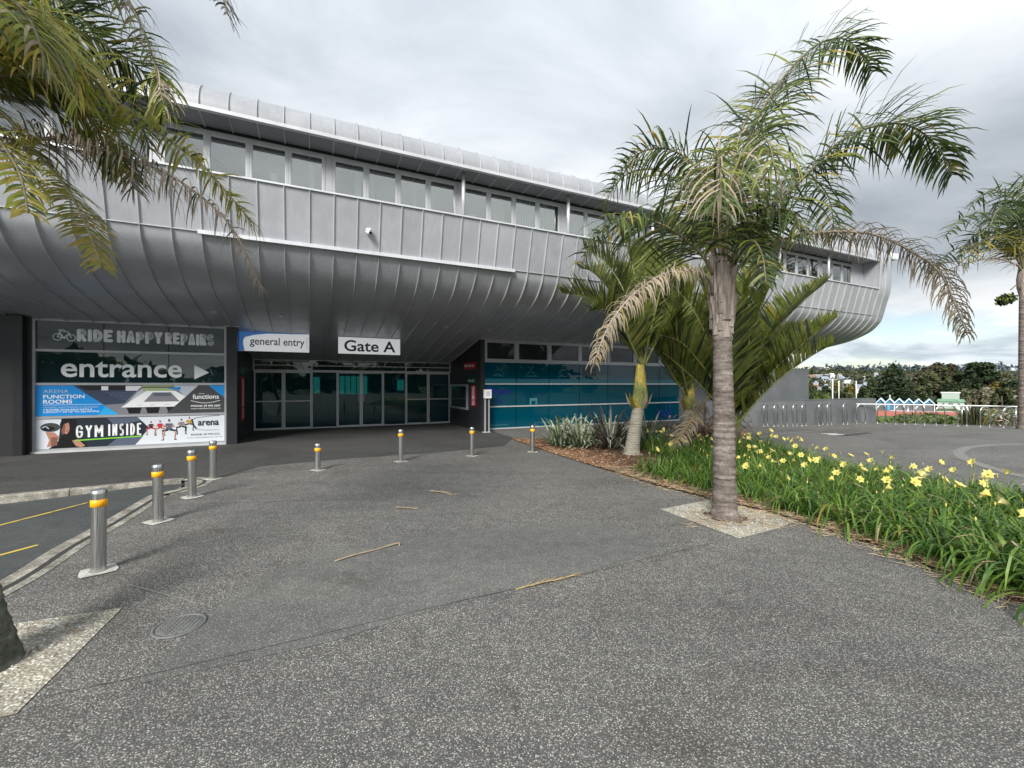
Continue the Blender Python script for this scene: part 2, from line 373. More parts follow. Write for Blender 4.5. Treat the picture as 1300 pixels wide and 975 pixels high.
# kerb stone along the upper footpath
b = MB(); kp = [(-12, 4.6), (-9, 5.45), (-7.3, 6.13), (-6.71, 6.54), (-5.9, 7.07), (-5.5, 7.2)]
kerb = empty('kerb', (-7.3, 6.13, 0)); kerb['kind'] = 'structure'
kpp = []
for (x0, y0), (x1, y1) in zip(kp, kp[1:]):
    L_ = math.hypot(x1 - x0, y1 - y0); m_ = max(1, round(L_ / .9))
    for k in range(m_): kpp.append((x0 + (x1 - x0) * k / m_, y0 + (y1 - y0) * k / m_))
kpp.append(kp[-1])
for (x0, y0), (x1, y1) in zip(kpp, kpp[1:]):
    L_ = math.hypot(x1 - x0, y1 - y0); a = math.atan2(y1 - y0, x1 - x0); b = MB()
    dz = .012 + rnd.uniform(-.004, .004)
    b.add([(0.006, -.09, -.14), (L_ - .006, -.09, -.14), (L_ - .006, -.075, dz - .012), (0.006, -.075, dz - .012), (.006, -.06, dz), (L_ - .006, -.06, dz), (L_ - .006, .07, dz), (.006, .07, dz), (.006, .07, -.1), (L_ - .006, .07, -.1)],
          [(0, 1, 2, 3), (3, 2, 5, 4), (4, 5, 6, 7), (7, 6, 9, 8), (0, 3, 4, 7, 8), (1, 9, 6, 5, 2)], M_KERB)
    o = b.obj('kerb_stone', kerb, (x0 + 7.3, y0 - 6.13, 0), a)
# two flush concrete strips with a dark gap between
def ribbon(pts, off0, off1, z, m):
    b = MB(); P_ = [Vector((x, y)) for x, y in pts]; vs = []
    for i, p in enumerate(P_):
        t = (P_[min(i + 1, len(P_) - 1)] - P_[max(i - 1, 0)]).normalized(); nn = Vector((-t.y, t.x))
        a, c = p + nn * off0, p + nn * off1; vs += [(a.x, a.y, z), (c.x, c.y, z)]
    b.add(vs, [(2 * i, 2 * i + 1, 2 * i + 3, 2 * i + 2) for i in range(len(P_) - 1)], m); return b
sp = spline([Vector((x, y, 0)) for x, y in [(-5.5, 7.16), (-5.2, 7.05), (-5.06, 6.75), (-5.1, 6.3)] + stripline[:6]], 4); sp = [(p.x, p.y) for p in sp]
for o0, o1, zz in ((-.02, .10, .006), (.155, .235, .005)):
    tag(ribbon(sp, o0, o1, zz, M_KERB).obj('channel_strip'), kind='structure')
tag(ribbon(sp, .09, .165, .004, M_JOINT).obj('channel_gap'), kind='structure')
def line(name, pts, wd, z, m):
    pts = [(p[0], p[1]) for p in pts]
    return tag(ribbon(pts, -wd / 2, wd / 2, z, m).obj(name), kind='structure')
def roadz(p): return p
a0, a1 = G(-60, 682, -.08), G(112, 640, -.075)
b = MB(); d_ = (a1 - a0).normalized(); q = Vector((-d_.y, d_.x, 0)) * .04
def lay(a, c, wd, m, name, lift=.006):
    # sits just above the sloping road: sample the road plane by height of its ends
    d = (c - a).normalized(); q = Vector((-d.y, d.x, 0)) * wd / 2; b = MB(); b.poly([a - q, c - q, c + q, a + q], m)
    return tag(b.obj(name), kind='structure')
M_PORCHZ = .004
# darker asphalt footpath and entrance apron in front of the building
apron = [(-5.6, 7.3), (-5.0, 7.25)] + [tuple(G(x, y).xy) for x, y in [(330, 592), (430, 583), (560, 574), (640, 566), (652, 556)]] + [tuple(UP(5.6, 13.5).xy), tuple(UP(5.2, 17.2).xy), tuple(UP(-2, 17.2).xy), tuple(UP(-2.2, 13.5).xy), tuple(UP(-12, 13.5).xy), (-18, 3.5), (-12, 4.75), (-9, 5.6), (-7.35, 6.27), (-6.75, 6.68)]
sheet('entrance_apron', apron, M_PORCH, z=.004)
# smoother patch and cut joints in the plaza
sheet('fine_paving_patch', [tuple(G(x, y).xy) for x, y in [(262, 780), (330, 735), (400, 700), (520, 682), (640, 668), (760, 662), (850, 690), (735, 732), (590, 762), (420, 815), (180, 868)]], M_PATCH, z=.003)
def joint(pts, wd, m, z=.006): line('paving_joint', [G(x, y) for x, y in pts], wd, z, m)
joint([(60, 885), (200, 855), (400, 808), (590, 762), (735, 731), (850, 703), (905, 690)], .004, M_JOINT)
joint([(160, 742), (235, 762), (250, 768)], .012, M_LJOINT)
joint([(415, 713), (540, 690), (640, 670)], .010, M_LJOINT)
joint([(850, 690), (810, 680), (790, 672)], .010, M_LJOINT)
joint([(240, 640), (330, 637), (430, 634), (560, 625), (680, 610), (752, 597)], .016, M_LJOINT)
joint([(970, 545.5), (1060, 543.5), (1160, 544), (1300, 547)], .12, M_LJOINT)
joint([(1216, 574), (1228, 568), (1260, 565), (1300, 564)], .2, M_LJOINT)
joint([(1216, 574), (1222, 582), (1250, 592), (1285, 602), (1330, 612)], .2, M_LJOINT)
joint([(930, 565), (960, 556), (1000, 550), (1050, 546)], .1, M_LJOINT)

# tree pits
pitR = [tuple(G(x, y).xy) for x, y in [(838, 647), (905, 634), (1012, 661), (985, 672), (938, 684)]]
sheet('gravel_tree_pit', pitR, M_GRAVEL, z=.005)
pitL = [(-2.78, 3.07), (-3.4, 2.83), (-3.75, 2.66), (-3.3, 1.75), (-2.4, 2.08)]
sheet('gravel_tree_pit', pitL, M_GRAVEL, z=.005)
# planting bed
bedfront = [(0, 12.4), (.85, 10.1), (1.75, 7.98), (2.25, 6.8), (2.77, 5.92), (3.2, 5.35), (3.4, 4.8), (3.55, 4.3), (3.62, 3.93), (3.7, 3.09), (3.75, 1.5), (3.78, -1)]
bedback = [(7.6, -1), (7.3, 2.5), (6.8, 5.2), (6.3, 7.4), (6.1, 9.5), (5.9, 12.0), (4.6, 13.3), (2.2, 12.9)]
bed = bedfront + bedback
b = MB(); b.poly([(x, y, .012) for x, y in bed], M_MULCH); tag(b.obj('planting_bed'), kind='structure')
def inpoly(x, y, poly):
    c = False; j = len(poly) - 1
    for i in range(len(poly)):
        xi, yi = poly[i]; xj, yj = poly[j]
        if (yi > y) != (yj > y) and x < (xj - xi) * (y - yi) / (yj - yi) + xi: c = not c
        j = i
    return c
def frontdist(x, y):
    best = 9
    for (x0, y0), (x1, y1) in zip(bedfront, bedfront[1:]):
        dx, dy = x1 - x0, y1 - y0; t = max(0, min(1, ((x - x0) * dx + (y - y0) * dy) / (dx * dx + dy * dy)))
        best = min(best, math.hypot(x - x0 - dx * t, y - y0 - dy * t))
    return best
# loose litter: bark chips, straw, fallen palm leaflets
b = MB(); r2 = random.Random(3)
def chip(x, y, z, l, w_, m, tilt=.5):
    a = r2.uniform(0, math.pi); t = Vector((math.cos(a), math.sin(a), r2.uniform(-tilt, tilt) * .6)).normalized() * l / 2
    s_ = Vector((-math.sin(a), math.cos(a), r2.uniform(-tilt, tilt))).normalized() * w_ / 2; c = Vector((x, y, z)); h = Vector((0, 0, w_ * .5))
    b.add([c - t - s_, c + t - s_ * .6, c + t * 1.05 + s_, c - t * .9 + s_, c + h], [(0, 1, 4), (1, 2, 4), (2, 3, 4), (3, 0, 4)], m)
cnt = 0
while cnt < 9000:
    x, y = r2.uniform(0, 7), r2.uniform(1.5, 13)
    if not inpoly(x, y, bed): continue
    fd = frontdist(x, y)
    if r2.random() > math.exp(-fd * 1.6) * 1.2: continue
    far = y > 8.2
    if far: chip(x, y, .02, r2.uniform(.04, .09), r2.uniform(.015, .03), M_BARK if r2.random() < .85 else M_STRAW)
    else: chip(x, y, .02 + r2.uniform(0, .02), r2.uniform(.05, .2), r2.uniform(.006, .014), M_STRAW if r2.random() < .62 else M_BARK, .15)
    cnt += 1
for k in range(420):      # strays on the paving beside the bed
    t = r2.random(); i = int(r2.uniform(2, 9)); p = Vector(bedfront[i]).lerp(Vector(bedfront[i + 1]), t)
    chip(p.x - abs(r2.gauss(0, .09)), p.y - abs(r2.gauss(0, .06)), .012, r2.uniform(.03, .16), r2.uniform(.004, .010), M_STRAW, .05)
for k in range(160):
    x, y = G(r2.uniform(870, 1010), r2.uniform(650, 672)).xy
    chip(x, y, .014, r2.uniform(.04, .15), .007, M_STRAW, .05)
for c, n_ in ((G(920, 657), 200), (Vector((-3.0, 2.42, 0)), 60)):
    for k in range(n_):
        a, d = r2.uniform(0, 6.28), abs(r2.gauss(.2, .12)); chip(c.x + math.cos(a) * d, c.y + math.sin(a) * d, .014, r2.uniform(.02, .09), .006, M_BARK if r2.random() < .6 else M_STRAW, .05)
tag(b.obj('bark_and_leaf_litter'), 'brown bark chips and straw litter along the edge of the planting bed', 'litter', kind='stuff')
rs0 = random.Random(2)
def soil_ring(c, r):
    b = MB(); ring = [(c[0] + (r + rs0.uniform(-.05, .06)) * math.cos(k * .314), c[1] + (r + rs0.uniform(-.05, .06)) * math.sin(k * .314), .009) for k in range(20)]; b.poly(ring, M_MULCH)
    tag(b.obj('bare_soil'), kind='structure')
soil_ring(G(920, 657), .21)
# loose pale stones of the pits
b = MB()
for k in range(1500):
    pit = pitR if k % 2 else pitL; xs = [p[0] for p in pit]; ys = [p[1] for p in pit]
    x, y = r2.uniform(min(xs), max(xs)), r2.uniform(min(ys), max(ys))
    if not inpoly(x, y, pit): continue
    s_ = r2.uniform(.006, .014); c = Vector((x, y, .006)); a = r2.uniform(0, 6.28)
    ring = [c + Vector((math.cos(a + i * 1.57) * s_ * r2.uniform(.7, 1.2), math.sin(a + i * 1.57) * s_ * r2.uniform(.7, 1.2), 0)) for i in range(4)]
    b.add(ring + [c + Vector((0, 0, s_ * .7))], [(0, 1, 4), (1, 2, 4), (2, 3, 4), (3, 0, 4)], M_GRAVEL)
tag(b.obj('loose_gravel'), 'loose pale stones lying in the two gravel tree pits', 'gravel', kind='stuff')

# manhole cover
c = G(228, 795); t = empty('manhole_cover', c, 0.2, 'round cast cover set flush in the paving near the left palm', 'manhole cover')
b = MB(); b.lathe([(.0, .009), (.125, .009), (.13, .006)], (0, 0, 0), noisy('cast_iron_cover', [(.12, .123, .12), (.19, .193, .185)], 30, .7, .3, .5, .004), 40)
for i in range(-4, 5):
    for j in range(-4, 5):
        if i * i + j * j < 18: b.box(i * .026 - .008, i * .026 + .008, j * .026 - .008, j * .026 + .008, .009, .012, b.mats[0])
b.obj('cover', t); b = MB(); b.lathe([(.131, .004), (.133, .012), (.146, .012), (.149, .004)], (0, 0, 0), bpy.data.materials['cast_iron_cover'], 40); b.obj('rim', t)

# sticks and dead leaves on the paving
def stick(name, pts, rad, label, m=M_STRAW, twigs=0):
    o = Vector(G(*pts[0])); q = [G(x, y) + Vector((0, 0, .012 + .008 * (i % 2))) - o for i, (x, y) in enumerate(pts)]
    b = MB(); b.tube(spline(q, 3), rad, m, 5)
    for k in range(twigs):
        s_ = r2.uniform(0, len(q) - 1.01); p = q[int(s_)].lerp(q[int(s_) + 1], s_ % 1); a = r2.uniform(-.5, .5)
        dd = (q[-1] - q[0]).normalized(); dd = Vector((dd.x * math.cos(a) - dd.y * math.sin(a), dd.x * math.sin(a) + dd.y * math.cos(a), 0)) * r2.uniform(.06, .16)
        b.tube([p, p + dd * .6 + Vector((0, 0, .01)), p + dd], [rad * .5, rad * .4, rad * .2], m, 4)
    return tag(b.obj(name, None, o), label, 'dead frond stem')
stick('dead_palm_stem', [(425, 714), (450, 707), (478, 699), (505, 692), (507, 694)], .008, 'bent straw-coloured palm stem lying in the middle of the paving', noisy('tan_stem', [(.26, .20, .13), (.38, .31, .21)], 9, .8))
stick('fallen_sprig', [(655, 750), (690, 742), (715, 736), (734, 730)], .006, 'feathery yellow-brown dead sprig lying along the paving joint', noisy('ochre_stem', [(.28, .21, .10), (.40, .31, .16)], 9, .8), 14)
stick('fallen_twig', [(502, 645), (512, 646), (530, 647)], .007, 'short pale twig on the paving, the farther left of two', M_STRAW, 2)
stick('fallen_twig', [(545, 624), (560, 626), (574, 629)], .008, 'short pale twig on the paving in front of the glass doors', M_STRAW, 2)

# ================================================================== THE ARENA BUILDING  (local axes: x = along the facade, y = depth P from the camera, z = up)
W = .468; WP = 13.6
B = empty('arena_building', UP(0, WP), ANG, 'long silver metal-clad arena building with ship-like overhanging hull above glass entrance', 'building')
OFF = (0, -WP, 0)
def bo(mb, name, parent=B, loc=OFF): return mb.obj(name, parent, loc)
def strip(prof, w0, w1, m, rib=None):
    """sheet bent along prof [(P,z)..], from u=w0 to w1; with a standing seam on its left edge"""
    b = MB(); n = len(prof)
    w1 = w1 - .008
    b.add([(w0, p, z) for p, z in prof] + [(w1, p, z) for p, z in prof], [(i, n + i, n + i + 1, i + 1) for i in range(n - 1)], m, True)
    if rib:
        rw, rh = rib; vs = []
        for i, (p, z) in enumerate(prof):
            a, c = prof[max(i - 1, 0)], prof[min(i + 1, n - 1)]; t = Vector((c[0] - a[0], c[1] - a[1])).normalized(); nn = Vector((-t.y, t.x)) * rib_sign
            for du, h in ((-rw, -.002), (-rw * .55, rh), (rw * .55, rh), (rw, -.002)):
                vs.append((w0 + du, p + nn.x * h, z + nn.y * h))
        b.add(vs, [(4 * i + j, 4 * i + j + 1, 4 * i + 5 + j, 4 * i + 4 + j) for i in range(n - 1) for j in range(3)], M_ZRIB if rib_bright else m, False)
        b.add(vs[:4] + vs[-4:], [(0, 1, 2, 3), (7, 6, 5, 4)], m)
    return b
def sp2(pts, sub=5): return [(p.x, p.y) for p in spline([Vector((a, c, 0)) for a, c in pts], sub)]
rib_sign = -1; rib_bright = False
hull = sp2([(10.0, 4.52), (10.12, 4.25), (10.5, 3.88), (11.25, 3.56), (12.3, 3.335), (13.55, 3.12), (15.3, 2.78), (17.0, 2.46)], 5)
hull_short = [q for q in hull if q[0] <= 13.8]
band = [(9.74, 5.56), (9.87, 5.04), (10.0, 4.525)]
roofc = sp2([(9.72, 6.79), (9.725, 6.93), (9.79, 7.10), (9.97, 7.29), (10.35, 7.42), (11.2, 7.58), (12.5, 7.75)], 4)
soff = [(9.76, 6.74), (10.33, 6.715)]
endp = sp2([(10.35, 7.42), (9.97, 7.29), (9.79, 7.08), (9.70, 6.8), (9.70, 6.3), (9.74, 5.56), (9.87, 5.04), (10.0, 4.525)], 4)
K0, K1 = -26, 48; KE = 46
def bay_panels(prof, name, k0, k1, rib=(.014, .03), sign=-1, bright=False):
    global rib_sign, rib_bright
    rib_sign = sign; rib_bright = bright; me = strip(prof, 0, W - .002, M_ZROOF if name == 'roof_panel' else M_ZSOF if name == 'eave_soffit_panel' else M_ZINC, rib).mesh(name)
    for k in range(k0, k1): link(name, me, B, (k * W, -WP, 0))
def sgn(prof, want):     # choose the rib side that points to want = (dP, dz)
    a, c = prof[len(prof) // 2 - 1], prof[len(prof) // 2]; t = Vector((c[0] - a[0], c[1] - a[1])); nn = Vector((-t.y, t.x)); return 1 if nn.dot(Vector(want)) > 0 else -1
def backing(prof, k0, k1, sg, d=.02):  # black sheet added behind the panel gaps so they read as shadow lines
    n = len(prof); q = []
    for i, (p, z) in enumerate(prof):
        a, c = prof[max(i - 1, 0)], prof[min(i + 1, n - 1)]; t = Vector((c[0] - a[0], c[1] - a[1])).normalized(); nn = Vector((-t.y, t.x)) * -sg; q.append((p + nn.x * d, z + nn.y * d))
    b = MB(); b.add([(k0 * W, p, z) for p, z in q] + [(k1 * W, p, z) for p, z in q], [(i, n + i, n + i + 1, i + 1) for i in range(n - 1)], M_BLACK); bo(b, 'black_backing')
bay_panels(band, 'band_panel', K0, KE, sign=sgn(band, (-1, 0)), bright=True)
for k0, k1, pr in ((K0, -4, hull_short), (-4, 12, hull), (12, K1, hull_short)):
    bay_panels(pr, 'hull_panel', k0, k1, (.012, .042), sign=sgn(hull, (-.3, -1)), bright=True)
backing(band, K0, KE, sgn(band, (-1, 0))); backing(hull_short, K0, -4, sgn(hull, (-.3, -1))); backing(hull, -4, 12, sgn(hull, (-.3, -1))); backing(hull_short, 12, K1, sgn(hull, (-.3, -1)))
backing(roofc, K0, KE, sgn(roofc, (-1, .5))); backing(endp, KE, K1, sgn(endp, (-1, 0)))
bay_panels(roofc, 'roof_panel', K0, KE, (.011, .03), sgn(roofc, (-1, .5)), True)
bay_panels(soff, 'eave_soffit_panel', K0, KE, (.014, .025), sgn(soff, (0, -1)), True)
bay_panels(endp, 'end_panel', KE, K1, sign=sgn(endp, (-1, 0)), bright=True)
bay_panels(sp2([(10.35, 7.42), (11.2, 7.58), (12.5, 7.75)], 4), 'roof_panel', KE, K1, (.011, .03), 1, True)
# flat end closing the hull on the right
u1 = K1 * W; b = MB(); loop = endp + hull_short[1:] + [(13.8, 7.9), (12.5, 7.75), (11.2, 7.58)]
b.add([(u1, p, z) for p, z in loop], [tuple(range(len(loop)))], M_ZINC); bo(b, 'end_wall')
u0 = K0 * W
b = MB(); b.box(u0, u1, 12.4, 30, 7.5, 7.78, M_ZINC); bo(b, 'roof')
b = MB(); b.box(u0, KE * W, 9.675, 9.77, 6.715, 6.785, M_ZTRIM); bo(b, 'eave_trim')
b = MB(); b.box(u0, KE * W, 9.70, 9.80, 5.565, 5.60, M_ZTRIM); bo(b, 'sill_trim')
b = MB(); b.box(-4.1 * W, 10.15 * W, 9.90, 10.02, 4.50, 4.53, M_ZTRIM); b.box(-4.1 * W, 10.15 * W, 9.90, 9.925, 4.455, 4.5, M_ZTRIM); bo(b, 'drip_ledge')
b = MB()
for a_, c_ in ((u0, -4.1 * W), (10.15 * W, KE * W)): b.box(a_, c_, 9.975, 10.0, 4.515, 4.53, M_ZINC)
bo(b, 'lap_joint')
b = MB(); b.box(u0, 20.66, 9.78, 10.30, 5.545, 5.566, M_ZINC); bo(b, 'sill_plate')
b = MB(); b.box(u0, u1, 10.30, 10.33, 7.415, 7.437, M_DARK); bo(b, 'roof_capping')
# --- ribbon windows
PW = 10.3; Z0, Z1 = 5.60, 6.61
b = MB(); b.box(u0, KE * W, 10.31, 10.36, 6.61, 6.8, M_BLACK); b.box(u0, KE * W, 10.285, 10.36, 6.60, 6.64, M_ALU); bo(b, 'window_head')
def window_unit(w):
    f_ = MB(); t_ = .045
    f_.box(0, t_, PW - .03, PW + .04, Z0, Z1, M_ALU); f_.box(w - t_, w, PW - .03, PW + .04, Z0, Z1, M_ALU)
    f_.box(t_, w - t_, PW - .03, PW + .04, Z1 - .055, Z1, M_ALU); f_.box(t_, w - t_, PW - .03, PW + .04, Z0, Z0 + .05, M_ALU)
    g_ = .018
    for q in ((t_, t_ + g_, Z0 + .05, Z1 - .055), (w - t_ - g_, w - t_, Z0 + .05, Z1 - .055), (t_ + g_, w - t_ - g_, Z1 - .055 - g_, Z1 - .055), (t_ + g_, w - t_ - g_, Z0 + .05, Z0 + .05 + g_)):
        f_.box(q[0], q[1], PW - .012, PW + .02, q[2], q[3], M_ALUD)
    p_ = MB(); p_.box(t_ + g_, w - t_ - g_, PW, PW + .008, Z0 + .05 + g_, Z1 - .055 - g_, M_GLASS)
    return f_.mesh('window'), p_.mesh('pane')
wm_, pm_ = window_unit(.712)
wins = []
g0 = .46 - 3.01 * 4
while g0 < 19.5:
    for k in range(4):
        u = g0 + k * .715
        if u < u0 or u > 20.2: continue
        o = link('window', wm_, B, (u, -WP, 0)); link('pane', pm_, o); wins.append(u)
    b = MB(); b.box(g0 + 2.862, g0 + 3.008, PW - .02, PW + .05, Z0, Z1, M_ALU)
    if g0 > u0 and g0 < 18: bo(b, 'mullion')
    if 2 < g0 + 2.9 < 19:
        b = MB(); b.tube([(g0 + 2.93, 9.98, Z0 - .02), (g0 + 2.93, 9.98, 6.735)], .045, M_ZTRIM, 14); bo(b, 'eave_post')
    g0 += 3.01
ue = 20.66
b = MB(); b.box(ue, KE * W + .02, PW - .02, PW + .03, Z0 - .04, 6.76, M_ZINC); bo(b, 'infill_panel')
b = MB(); b.box(KE * W, KE * W + .012, 9.70, PW, 5.566, 6.8, M_ZINC); bo(b, 'reveal_panel')
# rooms behind
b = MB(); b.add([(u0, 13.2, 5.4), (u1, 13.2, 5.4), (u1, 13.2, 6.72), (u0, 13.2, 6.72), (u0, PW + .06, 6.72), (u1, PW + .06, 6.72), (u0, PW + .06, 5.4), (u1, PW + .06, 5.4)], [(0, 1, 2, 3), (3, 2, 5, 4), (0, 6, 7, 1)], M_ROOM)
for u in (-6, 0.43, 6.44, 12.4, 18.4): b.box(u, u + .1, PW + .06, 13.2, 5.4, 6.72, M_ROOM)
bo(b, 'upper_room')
def blind(u, w, nm='vertical_blind', m=M_BLIND, z0=5.62, z1=6.58, step=.075, PP=PW + .05):
    b = MB(); n_ = int(w / step)
    for k in range(n_): b.add([(u + k * step, PP, z0), (u + (k + .92) * step, PP + .03, z0), (u + (k + .92) * step, PP + .03, z1), (u + k * step, PP, z1)], [(0, 1, 2, 3)], m)
    return bo(b, nm)
for u in (4.93, 5.64, 6.50, 7.3, 11.0): blind(u, .62)
rv = random.Random(14)
for u in wins:
    if -6 < u < 4.2 or u > 7.9:
        q = rv.random()
        if q < .55: b = MB(); x_ = u + rv.uniform(.06, .4); b.box(x_, x_ + rv.uniform(.06, .14), PW + .3, PW + .36, 5.5, 6.7, M_WHITE); bo(b, 'room_column')
        if q > .35: b = MB(); x_ = u + rv.uniform(.08, .35); b.box(x_, x_ + rv.uniform(.12, .3), PW + .2, PW + .4, 5.6, 5.6 + rv.uniform(.12, .4), rv.choice([M_WHITE, M_BLIND, M_CURT, M_GREYW])); bo(b, 'window_sill_box')
b = MB()
cw = [(4.35 + .055 * i, PW + .14 + .02 * (i % 2)) for i in range(7)]
b.add([(a_, p_, z) for z in (5.62, 6.56) for a_, p_ in cw], [(i, i + 1, 8 + i, 7 + i) for i in range(6)], M_CURT); bo(b, 'curtain')
for u, w_, h_, m_ in ((-.02, .26, .22, M_WHITE), (.28, .12, .42, M_WHITE), (-.75, .12, .5, M_WHITE), (.95, .14, .9, M_WHITE), (-.1, .5, .12, M_CURT)):
    b = MB(); b.box(u, u + w_, PW + .2, PW + .4, 5.62, 5.62 + h_, m_); bo(b, 'window_sill_box')

# --- ground floor
b = MB(); b.box(u0, -5.80, 13.34, 13.5, -.2, 3.13, M_DARK); b.box(-5.80, -5.73, 13.5, 13.75, -.2, 3.13, M_DARK); b.box(-5.95, -5.80, 13.33, 13.36, 0, 3.13, M_BLACK); bo(b, 'dark_wall')
b = MB(); b.box(-1.99, -1.75, 13.5, 13.8, 0, 3.16, M_DARK); bo(b, 'entrance_pier')
b = MB(); b.box(5.2, 5.345, 13.5, 13.8, 0, 3.1, M_DARK); bo(b, 'entrance_pier')
b = MB(); b.box(-2.03, -1.70, 13.47, 13.53, 3.115, 3.15, M_ZTRIM); bo(b, 'pier_cap'); b = MB(); b.box(5.15, 5.40, 13.47, 13.53, 3.1, 3.13, M_ZTRIM); bo(b, 'pier_cap')
b = MB(); b.box(-1.85, -1.76, 13.8, 17.1, 0, 3.1, M_DARK); bo(b, 'recess_wall')
b = MB(); b.box(5.2, 5.29, 13.8, 17.1, 0, 3.1, M_DARK); bo(b, 'recess_wall')
for u in (-1.755, 5.18):
    b = MB(); b.box(u, u + .015, 13.9, 17.0, 1.0, 1.02, M_BLACK); b.box(u, u + .015, 13.9, 17, 2.1, 2.12, M_BLACK); bo(b, 'wall_joint')
RZ = [.07, .825, 1.6, 2.38, 3.09]
# left sign window
b = MB(); b.box(-5.74, -5.68, 13.54, 13.64, 0, 3.12, M_ALU); b.box(-2.04, -1.992, 13.54, 13.64, 0, 3.12, M_ALU)
bo(b, 'sign_window_frame')
for z in RZ: b = MB(); b.box(-5.68, -2.04, 13.55, 13.62, z - .028, z + .028, M_ALU); bo(b, 'rail')
b = MB(); b.box(-5.75, -2.0, 13.50, 13.54, .0, .05, M_ALUD); bo(b, 'threshold')
for z0, z1, m_ in ((2.38, 3.09, M_GTOP), (1.6, 2.38, M_GSIGN)):
    for a_, c_ in ((-5.68, -4.50), (-4.485, -3.24), (-3.225, -2.04)):
        b = MB(); b.box(a_, c_, 13.59, 13.60, z0 + .028, z1 - .028, m_); bo(b, 'pane')
b = MB(); b.box(-5.7, -2.02, 13.66, 13.7, 0, 3.1, M_BLACK); bo(b, 'backing_wall')
# physio glazing on the right of the entrance
PG0 = 5.35; PG = [PG0, 6.55, 7.87, 9.19, 10.51, 11.83, 13.15, 14.25]
b = MB(); b.box(PG0, 14.3, 13.55, 13.75, -.9, .07, M_GREYW); bo(b, 'plinth')
for zi, z in enumerate(RZ):
    th = .045 if zi >= 3 else .022
    b = MB(); b.box(PG0, 14.25, 13.53 if zi < 3 else 13.51, 13.60, z - th, z + th, M_ALU if zi >= 3 else M_ZTRIM); bo(b, 'rail')
for i, (a_, c_) in enumerate(zip(PG, PG[1:])):
    b = MB(); b.box(a_ - .05, a_ + .05, 13.515, 13.6, 2.425, 3.045, M_ALU); bo(b, 'clerestory_mullion')
    b = MB(); b.box(a_ + .05, c_ - .05, 13.56, 13.57, 2.425, 3.045, M_GTOP)
    p_ = bo(b, 'clerestory_pane')
    b = MB(); iu, iv = a_ + .05, c_ - .05
    for q in ((iu, iu + .04, 2.425, 3.045), (iv - .04, iv, 2.425, 3.045), (iu + .04, iv - .04, 2.425, 2.46), (iu + .04, iv - .04, 3.01, 3.045)): b.box(q[0], q[1], 13.53, 13.575, q[2], q[3], M_ALU)
    b.obj('sash', p_)
    for z0, z1 in ((RZ[0], RZ[1]), (RZ[1], RZ[2]), (RZ[2], RZ[3])):
        b = MB(); b.box(a_ + .012, c_ - .012, 13.57, 13.58, z0 + .022, z1 - .022, M_GTEAL); bo(b, 'pane')
b = MB(); b.box(PG0, 14.25, 13.62, 13.66, 0, 3.1, M_BLACK); bo(b, 'backing_wall')
M_TEALB = mat('pale_teal_band', (.02, .14, .19), .35)
b = MB()
for a_, c_ in zip(PG, PG[1:]): b.box(a_ + .014, c_ - .014, 13.564, 13.567, 1.622, 1.78, M_TEALB)
bo(b, 'frosted_band')
# wall beyond, glazing above the grey block
b = MB(); b.box(14.3, 21.6, 13.6, 13.8, -6, 3.14, M_GREYW); bo(b, 'rear_wall')
b = MB(); b.box(14.3, 20.6, 13.4, 13.58, 2.3, 3.05, M_GTOP)
for k in range(8): b.box(14.4 + k * .85, 14.45 + k * .85, 13.36, 13.4, 2.3, 3.05, M_ALU)
b.box(14.3, 20.6, 13.36, 13.4, 2.27, 2.3, M_ALU); bo(b, 'rear_glazing')
b = MB(); b.box(21.6, 21.7, 13.6, 30, -7, 7.6, M_GREYW); b.box(u0, u0 + .1, 13.6, 30, -2, 7.6, M_GREYW); b.box(u0, 21.7, 29.9, 30, -7, 7.6, M_GREYW); bo(b, 'outer_wall')
b = MB(); b.box(16.0, 20.45, 11.9, 13.35, -.3, 2.26, M_GREYW); bo(b, 'annex_block')

# --- entrance doors at P = 17
PD = 17.0; dr = [-1.72, -.70, .28, 1.27, 2.15, 2.99, 3.75, 4.43, 5.17]
import itertools
def seg(px): xs = (px - 650) / FPX; return (xs * CA + SA) / (CA - SA * xs) * PD
ed = [seg(x) for x in (322, 360, 396, 428, 458.5, 486.5, 515, 543.5, 571)]
b = MB()
b.box(ed[0], ed[-1], PD - .04, PD + .04, 2.43, 2.46, M_ALUD); b.box(ed[0], ed[-1], PD - .04, PD + .04, 2.24, 2.27, M_ALUD)
for i in (0, 2, 6, 8): b.box(ed[i] - .02, ed[i] + .02, PD - .05, PD + .05, 2.05, 2.46, M_ALUD)
bo(b, 'transom_frame')
for i in (0, 2, 6):
    j = {0: 2, 2: 6, 6: 8}[i]; b = MB(); b.box(ed[i] + .02, ed[j] - .02, PD, PD + .01, 2.27, 2.43, M_GSIGN); b.box(ed[i] + .02, ed[j] - .02, PD, PD + .01, 2.09, 2.24, M_GSIGN); bo(b, 'transom_pane')
b = MB(); b.box(ed[0], ed[-1], PD - .05, PD + .05, 2.04, 2.10, M_ALUD); bo(b, 'door_head')
M_DARKF = mat('dark_door_edge', (.03, .03, .032), .4)
